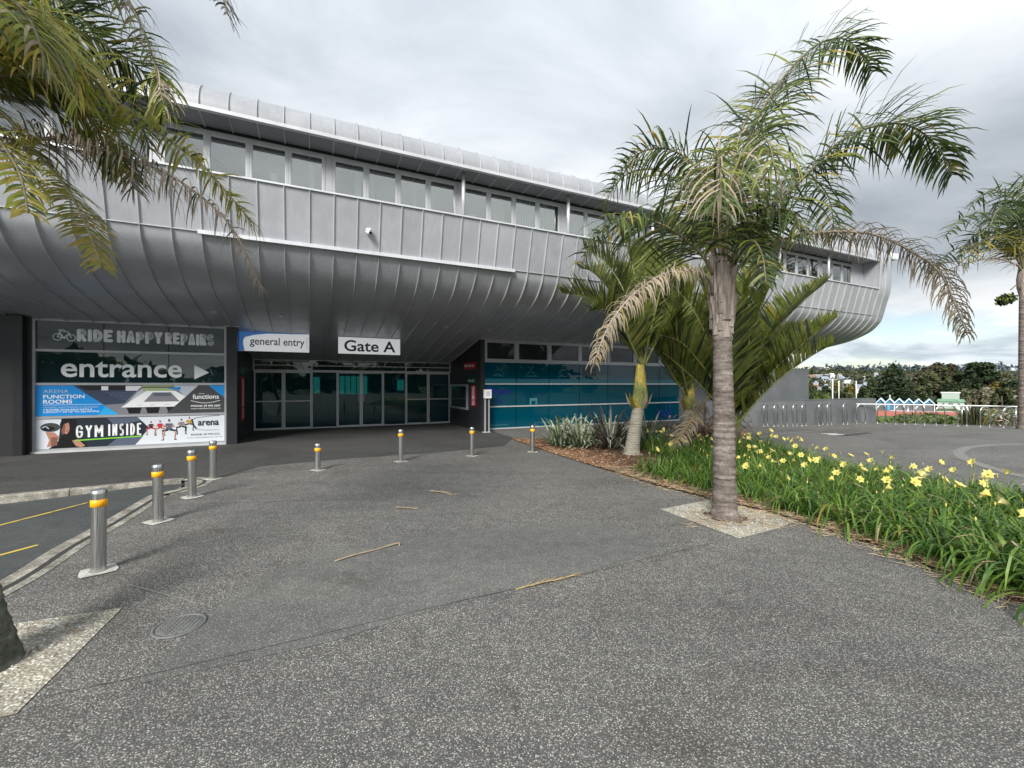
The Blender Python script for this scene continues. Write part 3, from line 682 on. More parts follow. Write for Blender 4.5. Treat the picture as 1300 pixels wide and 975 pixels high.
for i in range(8):
    a_, c_ = ed[i], ed[i + 1]; slide = i in (2, 5); th = .022 if slide else .05; m_ = M_ALUD
    b = MB(); b.box(a_ + .005, a_ + .005 + th, PD - .03, PD + .03, .01, 2.04, m_); b.box(c_ - .005 - th, c_ - .005, PD - .03, PD + .03, .01, 2.04, m_)
    b.box(a_ + th, c_ - th, PD - .03, PD + .03, .01, .03 + th, m_); b.box(a_ + th, c_ - th, PD - .03, PD + .03, 2.04 - th, 2.04, m_)
    o = bo(b, 'door' if not slide else 'side_panel')
    b = MB(); b.box(a_ + .005 + th, c_ - .005 - th, PD, PD + .01, .03 + th, 2.04 - th, M_GDOOR); b.obj('pane', o)
    if i in (0, 1, 6, 7): b = MB(); b.box(a_ + .005 + th, c_ - .005 - th, PD - .04, PD - .015, .98, 1.02, M_ALUD); b.obj('push_bar', o)
    if i in (3, 4): b = MB(); x_ = c_ - .1 if i == 3 else a_ + .08; b.box(x_, x_ + .02, PD - .07, PD - .035, .95, 1.2, M_ALU); b.obj('handle', o)
# lobby behind the doors
b = MB(); b.add([(-2, 20.5, 0), (5.5, 20.5, 0), (5.5, 20.5, 2.6), (-2, 20.5, 2.6), (-2, PD + .1, 0), (5.5, PD + .1, 0), (5.5, PD + .1, 2.6), (-2, PD + .1, 2.6)], [(0, 1, 2, 3), (0, 4, 7, 3), (1, 5, 6, 2), (3, 2, 6, 7), (0, 1, 5, 4)], M_DIM)
bo(b, 'lobby')
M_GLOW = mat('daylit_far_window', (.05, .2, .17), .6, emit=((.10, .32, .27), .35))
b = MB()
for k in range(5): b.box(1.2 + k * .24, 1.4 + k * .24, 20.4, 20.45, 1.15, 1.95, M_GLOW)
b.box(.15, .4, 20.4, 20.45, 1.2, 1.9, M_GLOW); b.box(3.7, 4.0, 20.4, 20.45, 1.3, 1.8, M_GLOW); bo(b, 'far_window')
b = MB(); b.box(.4, .8, 19.6, 19.9, 0, 1.7, M_BLACK); b.box(2.9, 4.4, 19.3, 19.8, 0, 1.05, M_DIM); b.box(-1.2, -.5, 19.4, 19.8, 1.2, 1.9, M_BLACK); bo(b, 'lobby_counter')
# downlights in the soffit
def soffz(P):
    for (p0, z0), (p1, z1) in zip(hull, hull[1:]):
        if p0 <= P <= p1: return z0 + (z1 - z0) * (P - p0) / (p1 - p0)
    return 3
M_LENS = mat('downlight_lens', (.5, .52, .5), .3)
dl = MB(); dl.lathe([(0, -.012), (.05, -.014), (.052, -.02), (.07, -.02), (.075, .002)], (0, 0, 0), M_ZTRIM, 20); dl.lathe([(0, -.0125), (.05, -.0145)], (0, 0, 0), M_LENS, 20); dlm = dl.mesh('downlight')
for px, py in [(271, 396), (357, 401), (566.6, 414.8), (623, 418), (544.5, 442)]:
    best = None
    for i in range(0, 120):
        P = 10.6 + i * .05; xs = (px - 650) / FPX; Y = P / (CA - SA * xs); z = EYE + (487.5 - py) / FPX * Y
        e = abs(z - soffz(min(P, 16.9)))
        if best is None or e < best[0]: best = (e, (xs * CA + SA) * Y, P)
    e, u, P = best; o = link('downlight', dlm, B, (u, P - WP, soffz(P) - .004)); o.rotation_euler = (-.18, 0, 0)

# ================================================================== LETTERING
_fc = {}
def text_mesh(s, bold=0.0, res=4):
    key = (s, bold)
    if key in _fc: return _fc[key]
    c = bpy.data.curves.new('lettering', 'FONT'); c.body = s; c.size = 1; c.offset = bold; c.resolution_u = res; c.fill_mode = 'FRONT'
    o = bpy.data.objects.new('lettering', c); SC.collection.objects.link(o); bpy.context.view_layer.update()
    me = bpy.data.meshes.new_from_object(o); SC.collection.objects.unlink(o); bpy.data.objects.remove(o)
    vs = [tuple(v.co) for v in me.vertices]; fs = [tuple(p.vertices) for p in me.polygons]
    xs = [v[0] for v in vs]; ys = [v[1] for v in vs]; x0, x1, y0, y1 = min(xs), max(xs), min(ys), max(ys)
    r = ([((x - x0) / (x1 - x0), (y - y0) / (y1 - y0)) for x, y, _ in vs], fs); _fc[key] = r; return r
def put_text(b, s, x0, x1, z0, z1, y, m, bold=0.0):
    b.cut()
    vs, fs = text_mesh(s, bold); b.add([(x0 + a * (x1 - x0), y, z0 + c * (z1 - z0)) for a, c in vs], fs, m)
def flat(b, pts, y, m): b.poly([(x, y, z) for x, z in pts], m)
def disc(b, x, z, rx, rz, y, m, n=20, a0=0, a1=360):
    flat(b, [(x + rx * math.cos(R(a0 + (a1 - a0) * k / n)), z + rz * math.sin(R(a0 + (a1 - a0) * k / n))) for k in range(n if a1 - a0 == 360 else n + 1)], y, m)
def stroke(b, pts, wd, y, m):
    for (x0, z0), (x1, z1) in zip(pts, pts[1:]):
        d = Vector((x1 - x0, z1 - z0)); l = d.length or 1; d /= l; n_ = Vector((-d.y, d.x)) * wd / 2; e = d * wd * .25
        flat(b, [(x0 - n_.x - e.x, z0 - n_.y - e.y), (x1 - n_.x + e.x, z1 - n_.y + e.y), (x1 + n_.x + e.x, z1 + n_.y + e.y), (x0 + n_.x - e.x, z0 + n_.y - e.y)], y, m)
MW = mat('white_vinyl', (.88, .9, .91), .6); MFR = mat('frosted_vinyl', (.86, .88, .9), .7)
MBLU = mat('print_blue', (.0, .27, .72), .35); MBL2 = mat('print_light_blue', (.02, .42, .85), .35); MLG = mat('print_lime', (.22, .62, .06), .35)
MNAVY = mat('print_navy', (.018, .028, .04), .3); MNV2 = mat('print_slate', (.10, .12, .18), .3); MCHAR = mat('print_charcoal', (.06, .062, .066), .3)
MGR = mat('print_grey', (.22, .22, .25), .35); MLGR = mat('print_light_grey', (.5, .55, .62), .35); MPAL = mat('print_pale', (.68, .72, .78), .35)
MBK = mat('print_black', (.008, .008, .01), .3); MSKIN = mat('print_skin', (.45, .22, .15), .35); MSK2 = mat('print_skin_shaded', (.22, .10, .07), .35)
MRED = mat('print_red', (.55, .01, .04), .35); MSEAT = mat('print_seats', (.03, .05, .10), .4); MGRN = mat('print_greenery', (.35, .45, .22), .4); MYEL = mat('print_ochre', (.5, .33, .05), .4); MSIL = mat('print_silver', (.75, .77, .8), .3)
def sign(name, label, cat, u, P, z=0.0, group=None): return empty(name, UP(u, P, z), ANG, label, cat, group)
# all local x = along facade, y = -depth towards the viewer is negative
SX = -5.68; SWD = 3.64
# ride happy repairs
s = sign('shop_lettering', 'frosted bubble lettering and bicycle drawing across the top dark window pane', 'sign', SX, 13.585)
b = MB(); wob = random.Random(5)
def arcp(cx, cz, rx, rz, a0, a1, n=7): return [(cx + rx * math.cos(R(a0 + (a1 - a0) * k / n)), cz + rz * math.sin(R(a0 + (a1 - a0) * k / n))) for k in range(n + 1)]
GL = {'R': [[(0, 0), (0, 1)], [(0, 1)] + arcp(.5, .75, .45, .25, 90, -90) + [(0, .5)], [(.45, .5), (1, 0)]], 'I': [[(.5, 0), (.5, 1)]], 'D': [[(0, 0), (0, 1)] + arcp(.2, .5, .8, .5, 90, -90) + [(0, 0)]],
      'E': [[(1, 1), (0, 1), (0, 0), (1, 0)], [(0, .52), (.8, .52)]], 'H': [[(0, 0), (0, 1)], [(1, 0), (1, 1)], [(0, .5), (1, .5)]], 'A': [[(0, 0), (.5, 1), (1, 0)], [(.25, .32), (.75, .32)]],
      'P': [[(0, 0), (0, 1)] + arcp(.5, .72, .5, .28, 90, -90) + [(0, .44)]], 'Y': [[(0, 1), (.5, .5), (1, 1)], [(.5, .5), (.5, 0)]], 'S': [arcp(.5, .76, .45, .24, 40, 270, 9) + arcp(.5, .26, .45, .26, 90, -140, 9)],
      'G': [arcp(.5, .7, .5, .3, 10, 180, 7) + arcp(.5, .3, .5, .3, 180, 360, 7) + [(1, .48), (.55, .48)]], 'M': [[(0, 0), (0, 1), (.5, .35), (1, 1), (1, 0)]], 'N': [[(0, 0), (0, 1), (1, 0), (1, 1)]]}
def glyphs(b, word, x0, x1, z0, z1, wd, y, m, rnd_=True, narrow=.5, jit=0.0, gap=.3):
    ww = [narrow if c == 'I' else (1.25 if c == 'M' else 1.0) for c in word]; unit = (x1 - x0) / (sum(ww) + gap * (len(word) - 1)); cx = x0
    for c, k in zip(word, ww):
        w_ = unit * k; dz = wob.uniform(-jit, jit); li = 0
        for pl in GL[c]:
            pts = [(cx + wd / 2 + a * max(0, w_ - wd), z0 + wd / 2 + dz + e * (z1 - z0 - wd)) for a, e in pl]; yy = y - .0004 * li; li += 1
            stroke(b, pts, wd, yy, m)
            if rnd_:
                for q in pts: disc(b, q[0], q[1], wd / 2, wd / 2, yy - .0002, m, 10)
        cx += w_ + unit * gap
def bubble(word, x0, x1):
    b.cut(); glyphs(b, word, x0, x1, 2.60, 2.90, .074, 0, MFR, True, .45, .014, .10); return
def bubble_old(word, x0, x1):
    n_ = len(word); ww = {'I': .55}; tot = sum(ww.get(c, 1) for c in word); cx = x0
    for c in word:
        cw_ = (x1 - x0) * ww.get(c, 1) / tot; dz = wob.uniform(-.018, .018)
        if c == 'I': stroke(b, [(cx + cw_ * .5, 2.65 + dz), (cx + cw_ * .5, 2.87 + dz)], .085, 0, MFR); disc(b, cx + cw_ * .5, 2.65 + dz, .045, .045, -.0005, MFR, 12); disc(b, cx + cw_ * .5, 2.87 + dz, .045, .045, -.0005, MFR, 12)
        else: put_text(b, c, cx - .012, cx + cw_ + .008, 2.605 + dz, 2.915 + dz, 0, MFR, .075)
        cx += cw_
bubble('RIDE', .70, 1.36); bubble('HAPPY', 1.43, 2.32); bubble('REPAIRS', 2.37, 3.40)
b.obj('lettering', s); b = MB()
def ring(b, x, z, r, wd, y, m, n=20): stroke(b, [(x + r * math.cos(2 * math.pi * k / n), z + r * math.sin(2 * math.pi * k / n)) for k in range(n + 1)], wd, y, m)
ring(b, .36, 2.70, .075, .018, 0, MFR); ring(b, .60, 2.69, .075, .018, 0, MFR)
for q in ([(.36, 2.70), (.41, 2.84), (.56, 2.82), (.60, 2.69)], [(.41, 2.80), (.47, 2.68), (.56, 2.80)], [(.38, 2.86), (.47, 2.87), (.49, 2.85)], [(.36, 2.70), (.47, 2.68), (.51, 2.69)]): stroke(b, q, .016, -.001, MFR)
disc(b, .48, 2.685, .025, .025, -.0015, MFR, 12); b.obj('bicycle_drawing', s)
# entrance + arrow
s = sign('entrance_lettering', 'large white lower-case entrance lettering with a right-pointing arrow on dark glass', 'sign', SX, 13.584)
b = MB(); put_text(b, 'entrance', .42, 2.72, 1.76, 2.15, 0, MW, .016); b.obj('lettering', s)
b = MB(); flat(b, [(2.98, 1.72), (3.30, 1.90), (2.98, 2.09)], 0, MW); b.obj('arrow', s)
# function rooms banner
s = sign('function_rooms_banner', 'blue and grey banner advertising function rooms under the entrance lettering', 'banner', SX, 13.575)
def xf(px, py):  # coordinates within banner read off the photograph's banner (0..1, 0..1)
    return px * SWD, None
z0, z1 = .857, 1.570
def BP(x, y): return (x * SWD, z1 - y * (z1 - z0))
b = MB(); b.box(0, SWD, 0, .008, z0, z1, MGR); b.obj('board', s)
y = -.002; b = MB()
flat(b, [BP(.17, 0), BP(.56, 0), BP(.46, .62), BP(.33, .66)], y, MSEAT)
for k in range(9):
    for j in range(16):
        xx = .26 + j * .0155 + k * .004; yy = .24 + k * .048
        if xx < .24 + yy * .36 or xx > .53 - (yy - .24) * .33: continue
        flat(b, [BP(xx, yy), BP(xx + .010, yy), BP(xx + .010, yy + .028), BP(xx, yy + .028)], y - .001, MNV2)
flat(b, [BP(.19, 0), BP(.55, 0), BP(.55, .17), BP(.24, .17)], y - .0005, MBK)
flat(b, [BP(.315, .03), BP(.35, .03), BP(.35, .17), BP(.315, .17)], y - .0015, MSIL); flat(b, [BP(.44, .02), BP(.53, .02), BP(.52, .19), BP(.44, .19)], y - .0015, MSIL)
flat(b, [BP(.53, 0), BP(.75, 0), BP(.92, .55), BP(.80, 1), BP(.38, 1), BP(.42, .7)], y - .002, MGR)
flat(b, [BP(.50, .25), BP(.56, 0), BP(.60, .3), BP(.45, .62)], y - .0024, MLGR)
flat(b, [BP(.53, .0), BP(.70, 0), BP(.70, .22), BP(.53, .22)], y - .0026, MGRN); flat(b, [BP(.53, .05), BP(.70, .05), BP(.70, .09), BP(.53, .09)], y - .003, MCHAR)
flat(b, [BP(.70, 0), BP(.86, 0), BP(.78, .5)], y - .0028, MLGR); flat(b, [BP(.66, .12), BP(.74, .05), BP(.74, .18)], y - .0031, MBLU)
flat(b, [BP(.55, .20), BP(.71, .20), BP(.80, .52), BP(.735, .76), BP(.415, .76)], y - .0032, MW)
flat(b, [BP(.585, .25), BP(.685, .25), BP(.735, .58), BP(.535, .58)], y - .0036, MGR); flat(b, [BP(.595, .28), BP(.675, .28), BP(.69, .38), BP(.585, .38)], y - .004, MNV2)
for a_ in (.445, .545, .66): flat(b, [BP(a_, .77), BP(a_ + .08, .77), BP(a_ + .07, .98), BP(a_ + .012, .98)], y - .0042, MBK)
for a_ in (.50, .57, .65): flat(b, [BP(a_, .68), BP(a_ + .03, .68), BP(a_ + .028, .70), BP(a_ - .002, .70)], y - .0044, MLGR)
b.obj('photograph_print', s)
b = MB(); flat(b, [BP(0, 0), BP(.175, 0), BP(.405, 1), BP(0, 1)], -.0075, MBLU); b.cut(); flat(b, [BP(.335, .72), BP(.35, .76), BP(.405, 1), BP(.30, 1)], -.008, MBL2)
b.cut(); flat(b, [BP(.76, 1), BP(.66, 1), BP(.845, .0), BP(.91, 0), BP(1, .45), BP(1, 1)], -.0075, MCHAR); b.cut(); flat(b, [BP(.90, 0), BP(1, 0), BP(1, .46)], -.008, MBLU)
b.obj('colour_field', s)
b = MB(); ty = -.0095
put_text(b, 'ARENA', *[BP(.035, 0)[0], BP(.155, 0)[0]], BP(0, .25)[1], BP(0, .14)[1], ty, MLGR, -.005)
put_text(b, 'FUNCTION', BP(.035, 0)[0], BP(.232, 0)[0], BP(0, .43)[1], BP(0, .31)[1], ty, MW, .015)
put_text(b, 'ROOMS', BP(.035, 0)[0], BP(.172, 0)[0], BP(0, .60)[1], BP(0, .47)[1], ty, MW, .015)
b.cut(); flat(b, [BP(.035, .645), BP(.315, .645), BP(.315, .635), BP(.035, .635)], ty, MW)
put_text(b, 'WHERE ANYTHING IS POSSIBLE', BP(.035, 0)[0], BP(.30, 0)[0], BP(0, .75)[1], BP(0, .70)[1], ty, MLGR)
put_text(b, '7 ROOMS AVAILABLE WITH A', BP(.035, 0)[0], BP(.27, 0)[0], BP(0, .83)[1], BP(0, .775)[1], ty, MW, .01)
put_text(b, 'CAPACITY OF UP TO 500 PEOPLE', BP(.035, 0)[0], BP(.305, 0)[0], BP(0, .90)[1], BP(0, .845)[1], ty, MW, .01)
put_text(b, 'functions', BP(.81, 0)[0], BP(.965, 0)[0], BP(0, .50)[1], BP(0, .33)[1], ty, MW, .015)
put_text(b, 'arena', BP(.845, 0)[0], BP(.88, 0)[0], BP(0, .325)[1], BP(0, .295)[1], ty, MW)
b.cut(); stroke(b, [BP(.80 + .0172 * k, .56 + .09 * math.sin(math.pi * k / 10)) for k in range(11)], .012, ty, MW)
put_text(b, 'PHONE: 09 970 5207', BP(.80, 0)[0], BP(.975, 0)[0], BP(0, .79)[1], BP(0, .72)[1], ty, MW, .02)
put_text(b, 'www.arenafunctions.co.nz', BP(.80, 0)[0], BP(.975, 0)[0], BP(0, .87)[1], BP(0, .82)[1], ty, MW)
b.obj('lettering', s)
# gym banner
s = sign('gym_banner', 'white and navy gym banner with squatting athletes, lowest in the sign window', 'banner', SX, 13.575)
z0, z1 = .10, .795
b = MB(); b.box(0, SWD, 0, .008, z0, z1, MPAL); b.obj('board', s)
b = MB(); flat(b, [BP(.12, 0), BP(.50, 0), BP(.565, .42), BP(.49, 1), BP(.10, 1)], -.002, MNAVY); b.cut(); flat(b, [BP(.34, 0), BP(.50, 0), BP(.52, .15), BP(.385, .3)], -.0025, MNV2); b.cut(); flat(b, [BP(.345, 1), BP(.40, .72), BP(.53, .72), BP(.49, 1)], -.0025, MNV2)
b.obj('colour_field', s)
b = MB()
flat(b, [BP(.115, .12), BP(.135, 0), BP(.185, 0), BP(.20, .25), BP(.22, .75), BP(.25, 1), BP(.06, 1), BP(.10, .8), BP(.13, .5)], -.003, MBK)
disc(b, BP(.142, 0)[0], BP(0, .31)[1], .062, .155, -.004, MSKIN); disc(b, BP(.128, 0)[0], BP(0, .33)[1], .035, .15, -.0045, MSK2, 12)
disc(b, BP(.137, 0)[0], BP(0, .26)[1], .016, .008, -.005, MBK, 8); disc(b, BP(.157, 0)[0], BP(0, .26)[1], .014, .008, -.005, MBK, 8); disc(b, BP(.147, 0)[0], BP(0, .43)[1], .02, .009, -.005, MRED, 8)
flat(b, [BP(.125, 0), BP(.165, 0), BP(.172, .13), BP(.15, .15), BP(.13, .2), BP(.12, .4), BP(.112, .2)], -.0055, MBK)
disc(b, BP(.067, 0)[0], BP(0, .29)[1], .17, .105, -.0045, MCHAR, 24); disc(b, BP(.06, 0)[0], BP(0, .33)[1], .11, .05, -.005, MBK, 20); stroke(b, [BP(.03, .3), BP(.045, .25), (BP(.06, .33))], .02, -.0055, MLGR)
flat(b, [BP(.045, .44), BP(.085, .46), BP(.11, .62), BP(.09, .9), BP(.05, .95), BP(.062, .72)], -.004, MSKIN); flat(b, [BP(.07, .62), BP(.10, .62), BP(.10, .9), BP(.07, .9)], -.0045, MSK2)
flat(b, [BP(.17, .76), BP(.20, .72), BP(.235, .95), BP(.215, 1), BP(.19, .95)], -.004, MSKIN)
b.obj('boxer_print', s)
def squatter(cx, top, sc, shirt, leg, shoe=MBK):
    def q(x, y): return BP(cx + x * sc * .078, top + y * sc)
    b.poly([(x, -.0045, z) for x, z in [q(-.32, .2), q(.32, .2), q(.26, .5), q(-.26, .5)]], shirt)
    disc(b, q(0, .08)[0], q(0, .08)[1], .030 * sc, .045 * sc, -.005, MSKIN, 12); disc(b, q(0, .04)[0], q(0, .04)[1], .031 * sc, .027 * sc, -.0052, MBK, 12)
    for s_ in (-1, 1):
        stroke(b, [q(s_ * .3, .24), q(s_ * .48, .36), q(s_ * .1, .34)], .026 * sc, -.0055, MSKIN)
        stroke(b, [q(s_ * .12, .5), q(s_ * .62, .55)], .06 * sc, -.005, leg)
        stroke(b, [q(s_ * .62, .56), q(s_ * .52, .94)], .032 * sc, -.0053, MSKIN if leg is not MBK else MBK); stroke(b, [q(s_ * .5, .96), q(s_ * .68, .97)], .026 * sc, -.0057, shoe)
b = MB(); squatter(.575, .18, .5, MBK, MRED); squatter(.625, .16, .56, MRED, MSKIN); squatter(.79, .06, .52, MYEL, MBK); squatter(.745, .12, .58, MGR, MBK); squatter(.675, .12, .78, MNV2, MNAVY); b.obj('athletes_print', s)
b = MB(); glyphs(b, 'GYM', BP(.19, 0)[0], BP(.325, 0)[0], BP(0, .68)[1], BP(0, .25)[1], .04, ty, MW, False, .35, 0, .34); b.cut(); glyphs(b, 'INSIDE', BP(.35, 0)[0], BP(.525, 0)[0], BP(0, .66)[1], BP(0, .23)[1], .036, ty, MW, False, .45, 0, .42)
b.cut(); flat(b, [BP(.185, .74), BP(.525, .68), BP(.53, .70), BP(.525, .72), BP(.185, .78)], -.008, MLG)
put_text(b, 'arena', BP(.84, 0)[0], BP(.965, 0)[0], BP(0, .40)[1], BP(0, .22)[1], ty, MNAVY, .02)
b.cut(); stroke(b, [BP(.97, .03), BP(.90, .05), BP(.83, .10), BP(.805, .17)], .008, ty, MNAVY); stroke(b, [BP(.805, .15), BP(.812, .35), BP(.83, .50)], .03, ty, MNAVY); stroke(b, [BP(.83, .52), BP(.88, .57), BP(.965, .575)], .007, ty, MGR)
put_text(b, 'WAITAKERE STADIUM', BP(.845, 0)[0], BP(.96, 0)[0], BP(0, .50)[1], BP(0, .465)[1], ty, MLGR) if False else None
put_text(b, 'PHONE: 09 970 5212', BP(.80, 0)[0], BP(.97, 0)[0], BP(0, .76)[1], BP(0, .69)[1], ty, MCHAR)
put_text(b, 'www.arenafitness.co.nz', BP(.775, 0)[0], BP(.985, 0)[0], BP(0, .85)[1], BP(0, .81)[1], ty, MGR)
b.obj('lettering', s)

# hanging signs with an added glow to keep faces white under the canopy
MLIT = mat('glowing_sign_face', (.8, .81, .82), .4, emit=((.9, .93, .95), .16))
def at_px(px, P): xs = (px - 650) / FPX; Y = P / (CA - SA * xs); return (xs * CA + SA) * Y, Y
def hanging(name, label, px0, px1, pyt, pyb, P):
    ua, Ya = at_px(px0, P); ub, Yb = at_px(px1, P); zt = EYE + (487.5 - pyt) / FPX * Ya; zb = EYE + (487.5 - pyb) / FPX * Ya
    return sign(name, label, 'sign', ua, P, zb), ub - ua, zt - zb
s, w_, h_ = hanging('general_entry_sign', 'hanging white sign with blue corner reading general entry, left of the Gate sign', 302.5, 392.5, 420, 445, 13.9)
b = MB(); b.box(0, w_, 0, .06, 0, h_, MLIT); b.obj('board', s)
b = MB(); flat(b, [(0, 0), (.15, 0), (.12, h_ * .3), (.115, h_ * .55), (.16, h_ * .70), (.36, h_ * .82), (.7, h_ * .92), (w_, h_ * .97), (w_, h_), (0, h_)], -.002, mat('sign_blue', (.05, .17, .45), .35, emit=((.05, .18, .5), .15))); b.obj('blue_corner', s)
b = MB(); put_text(b, 'general entry', w_ * .155, w_ * .93, h_ * .20, h_ * .72, -.003, MCHAR, .012); flat(b, [(w_ * .965, h_ * .15), (w_ * .97, h_ * .15), (w_ * .97, h_ * .8), (w_ * .965, h_ * .8)], -.003, MGR); b.obj('lettering', s)
for x_ in (.2, w_ - .2): b = MB(); b.tube([(x_, .03, h_), (x_, .03, h_ + .28)], .008, M_ALU, 6); b.obj('hanger', s)
s, w_, h_ = hanging('gate_sign', 'hanging white sign reading Gate A in bold black above the doors', 429.5, 508, 427.5, 448.5, 13.9)
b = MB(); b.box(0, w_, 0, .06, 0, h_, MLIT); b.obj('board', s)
b = MB(); put_text(b, 'Gate A', w_ * .09, w_ * .92, h_ * .14, h_ * .84, -.003, MBK, .018); b.obj('lettering', s)
for x_ in (.2, w_ - .2): b = MB(); b.tube([(x_, .03, h_), (x_, .03, h_ + .2)], .008, M_ALU, 6); b.obj('hanger', s)

# physio lettering and figures
s = sign('physio_lettering', 'dark blue Physio lettering on the first teal pane right of the entrance', 'sign', 5.35, 13.562)
MPB = mat('physio_blue', (.006, .012, .20), .5); MTL = mat('pale_teal_line', (.06, .22, .25), .5)
b = MB(); put_text(b, 'Physio', .12, .98, 1.16, 1.50, 0, MPB, .03); put_text(b, '10', .46, .66, .92, 1.10, 0, MPB, .02); b.obj('lettering', s)
b = MB(); put_text(b, 'PHYSIOTHERAPY', .25, .90, .17, .21, 0, MTL); b.obj('small_lettering', s)
s = sign('sports_line_drawings', 'pale line drawings of sports figures on the upper teal panes', 'sign', 5.35, 13.556)
b = MB()
def fig(x, z, sc, pts):
    b.cut()
    for q in pts: stroke(b, [(x + a * sc, z + c * sc) for a, c in q], .014, 0, MTL)
fig(.35, 1.9, .5, [[(0, 0), (.25, .12), (.5, 0)], [(.1, .2), (.3, .45), (.5, .3), (.62, .5)], [(.3, .45), (.25, .62)], [(-.1, -.04), (.7, -.04)]])
fig(1.6, 1.9, .5, [[(0, .05), (.3, .3), (.55, .75)], [(.3, .3), (.6, .2), (.7, -.0)], [(.4, .5), (.15, .6)], [(-.1, -.04), (.9, -.04)]])
fig(2.95, 1.9, .5, [[(0, 0), (.3, .05), (.12, .4), (.4, .7)], [(.12, .4), (-.1, .3)], [(.3, .8), (.45, .75)], [(-.1, -.04), (.6, -.04)]])
fig(4.3, 1.9, .5, [[(0, 0), (.2, .3), (.5, .3), (.6, .6)], [(.2, .3), (.1, .6)], [(-.1, -.04), (.7, -.04)]])
b.obj('line_drawing', s)
b = MB(); put_text(b, 'PILATES CLASSES', 1.45, 2.35, 1.23, 1.28, 0, MPB); put_text(b, 'CLINIC', 1.9, 2.6, .19, .24, 0, MTL)
b.cut(); flat(b, [(1.72, .86), (1.80, .86), (1.80, 1.0), (1.96, 1.0), (1.96, .86), (2.03, .86), (2.03, 1.1), (1.72, 1.1)], 0, MTL)
b.cut(); flat(b, [(4.0, 1.9), (4.6, 1.9), (4.6, 2.3), (4.0, 2.3)], .002, MNAVY)
b.obj('small_lettering', s)
b = MB()
r3 = random.Random(8)
for k in range(26):
    x_ = 7.65 + r3.uniform(0, .8); z_ = .2 + abs(r3.gauss(0, .45)); disc(b, x_, z_, .05, .09, 0, mat('splash_blue', (.01, .04, .22), .4) if k == 0 else bpy.data.materials['splash_blue'], 7)
tag(b.obj('blue_splash_print', None, UP(5.35, 13.556), ANG), 'blue splash print on the last teal pane behind the palms', 'sign')

# signs on the right-hand recess wall (face local -x side of the wall at u = 5.2)
def recess_sign(name, label, cat, P, z, w_, h_, m_, txt=None, vert=False, u=5.195, th=.02):
    t = empty(name, UP(u, P, z), ANG - math.pi / 2, label, cat)   # local x = towards camera side (-P), y = +u ... faces -u
    b = MB(); b.box(0, w_, -th, 0, 0, h_, m_); b.obj('board', t)
    if txt:
        b = MB()
        if vert:
            vs, fs = text_mesh(txt, .02); b.add([(w_ * (.82 - c * .62), -th - .002, h_ * (.06 + .88 * a)) for a, c in vs], fs, MW)
        else: put_text(b, txt, w_ * .1, w_ * .9, h_ * .25, h_ * .75, -th - .002, MW, .02)
        b.obj('lettering', t)
    return t
# facing -u: rotate so that local -y points to -u  => rz = ANG - 90deg gives local x -> -P direction
MSG = mat('sign_red', (.42, .01, .03), .4); MGN = mat('sign_green', (.0, .13, .06), .4)
recess_sign('entry_sign', 'red sign with white lettering high on the right recess wall', 'sign', 15.2, 2.13, 1.25, .24, MSG, 'Entry')
recess_sign('exit_sign', 'small green sign with white lettering beside the noticeboard', 'sign', 14.75, 1.63, .75, .17, MGN, 'Exit')
recess_sign('upright_sign', 'narrow upright red sign right of the recess noticeboard', 'sign', 14.4, .83, .42, .72, MSG, 'NO SMOKING', True)
t = empty('noticeboard', UP(5.195, 16.8, .66), ANG - math.pi / 2, 'framed dark noticeboard on the right recess wall of the entrance', 'noticeboard')
b = MB(); W2, H2 = 2.05, .93
for q in ((0, W2, 0, .07), (0, W2, H2 - .07, H2), (0, .07, .07, H2 - .07), (W2 - .07, W2, .07, H2 - .07)): b.box(q[0], q[1], -.07, 0, q[2], q[3], M_ALU)
b.obj('frame', t); b = MB(); b.box(.07, W2 - .07, -.03, -.02, .07, H2 - .07, M_GSIGN); b.obj('pane', t)
# left recess: sign seen edge on, faces +u
t = empty('upright_sign', UP(-1.755, 14.3, .55), ANG + math.pi / 2, 'narrow upright red sign on the shadowed left recess wall', 'sign')
b = MB(); b.box(0, .5, -.02, 0, 0, 1.25, MSG); b.obj('board', t); b = MB(); vs, fs = text_mesh('NO SMOKING', .02); b.add([(.4 - c * .3, -.022, .08 + 1.1 * a) for a, c in vs], fs, MW); b.obj('lettering', t)
t = empty('exit_sign', UP(-1.755, 14.3, 1.88), ANG + math.pi / 2, 'small green sign above the red one on the left recess wall', 'sign')
b = MB(); b.box(0, .5, -.02, 0, 0, .2, MGN); b.obj('board', t)
# white notice boards at the left edge
for i, (z_, h_) in enumerate(((1.25, .72), (.35, .70))):
    t = sign('notice_poster', ['white framed poster on the dark wall at the left picture edge, upper of two', 'white framed poster on the dark wall at the left picture edge, lower of two'][i], 'poster', -7.30, 13.335, z_, 'posters on the dark wall')
    b = MB(); b.box(0, .80, -.02, 0, 0, h_, M_ALU); b.obj('frame', t); b = MB(); b.box(.03, .77, -.024, -.02, .03, h_ / 2 - .01, MW); b.box(.03, .77, -.024, -.02, h_ / 2 + .01, h_ - .03, MW); b.obj('sheet', t)
# cctv camera
ua, Ya = at_px(468, 9.87); t = sign('security_camera', 'small white security camera on the silver cladding below the ribbon windows', 'security camera', ua, 9.88, 4.93)
b = MB(); b.lathe([(0, 0), (.06, 0), (.065, -.03), (.03, -.04)], (0, -.06, .05), M_WHITE, 16); b.box(-.04, .04, -.05, .03, -.02, .06, M_WHITE); b.obj('bracket', t)
b = MB(); b.tube([(-.03, -.02, .0), (.02, -.16, -.06)], .045, M_WHITE, 14); b.obj('housing', t); b = MB(); b.tube([(.021, -.163, -.061), (.024, -.172, -.065)], .034, M_BLACK, 14); b.obj('lens', t)
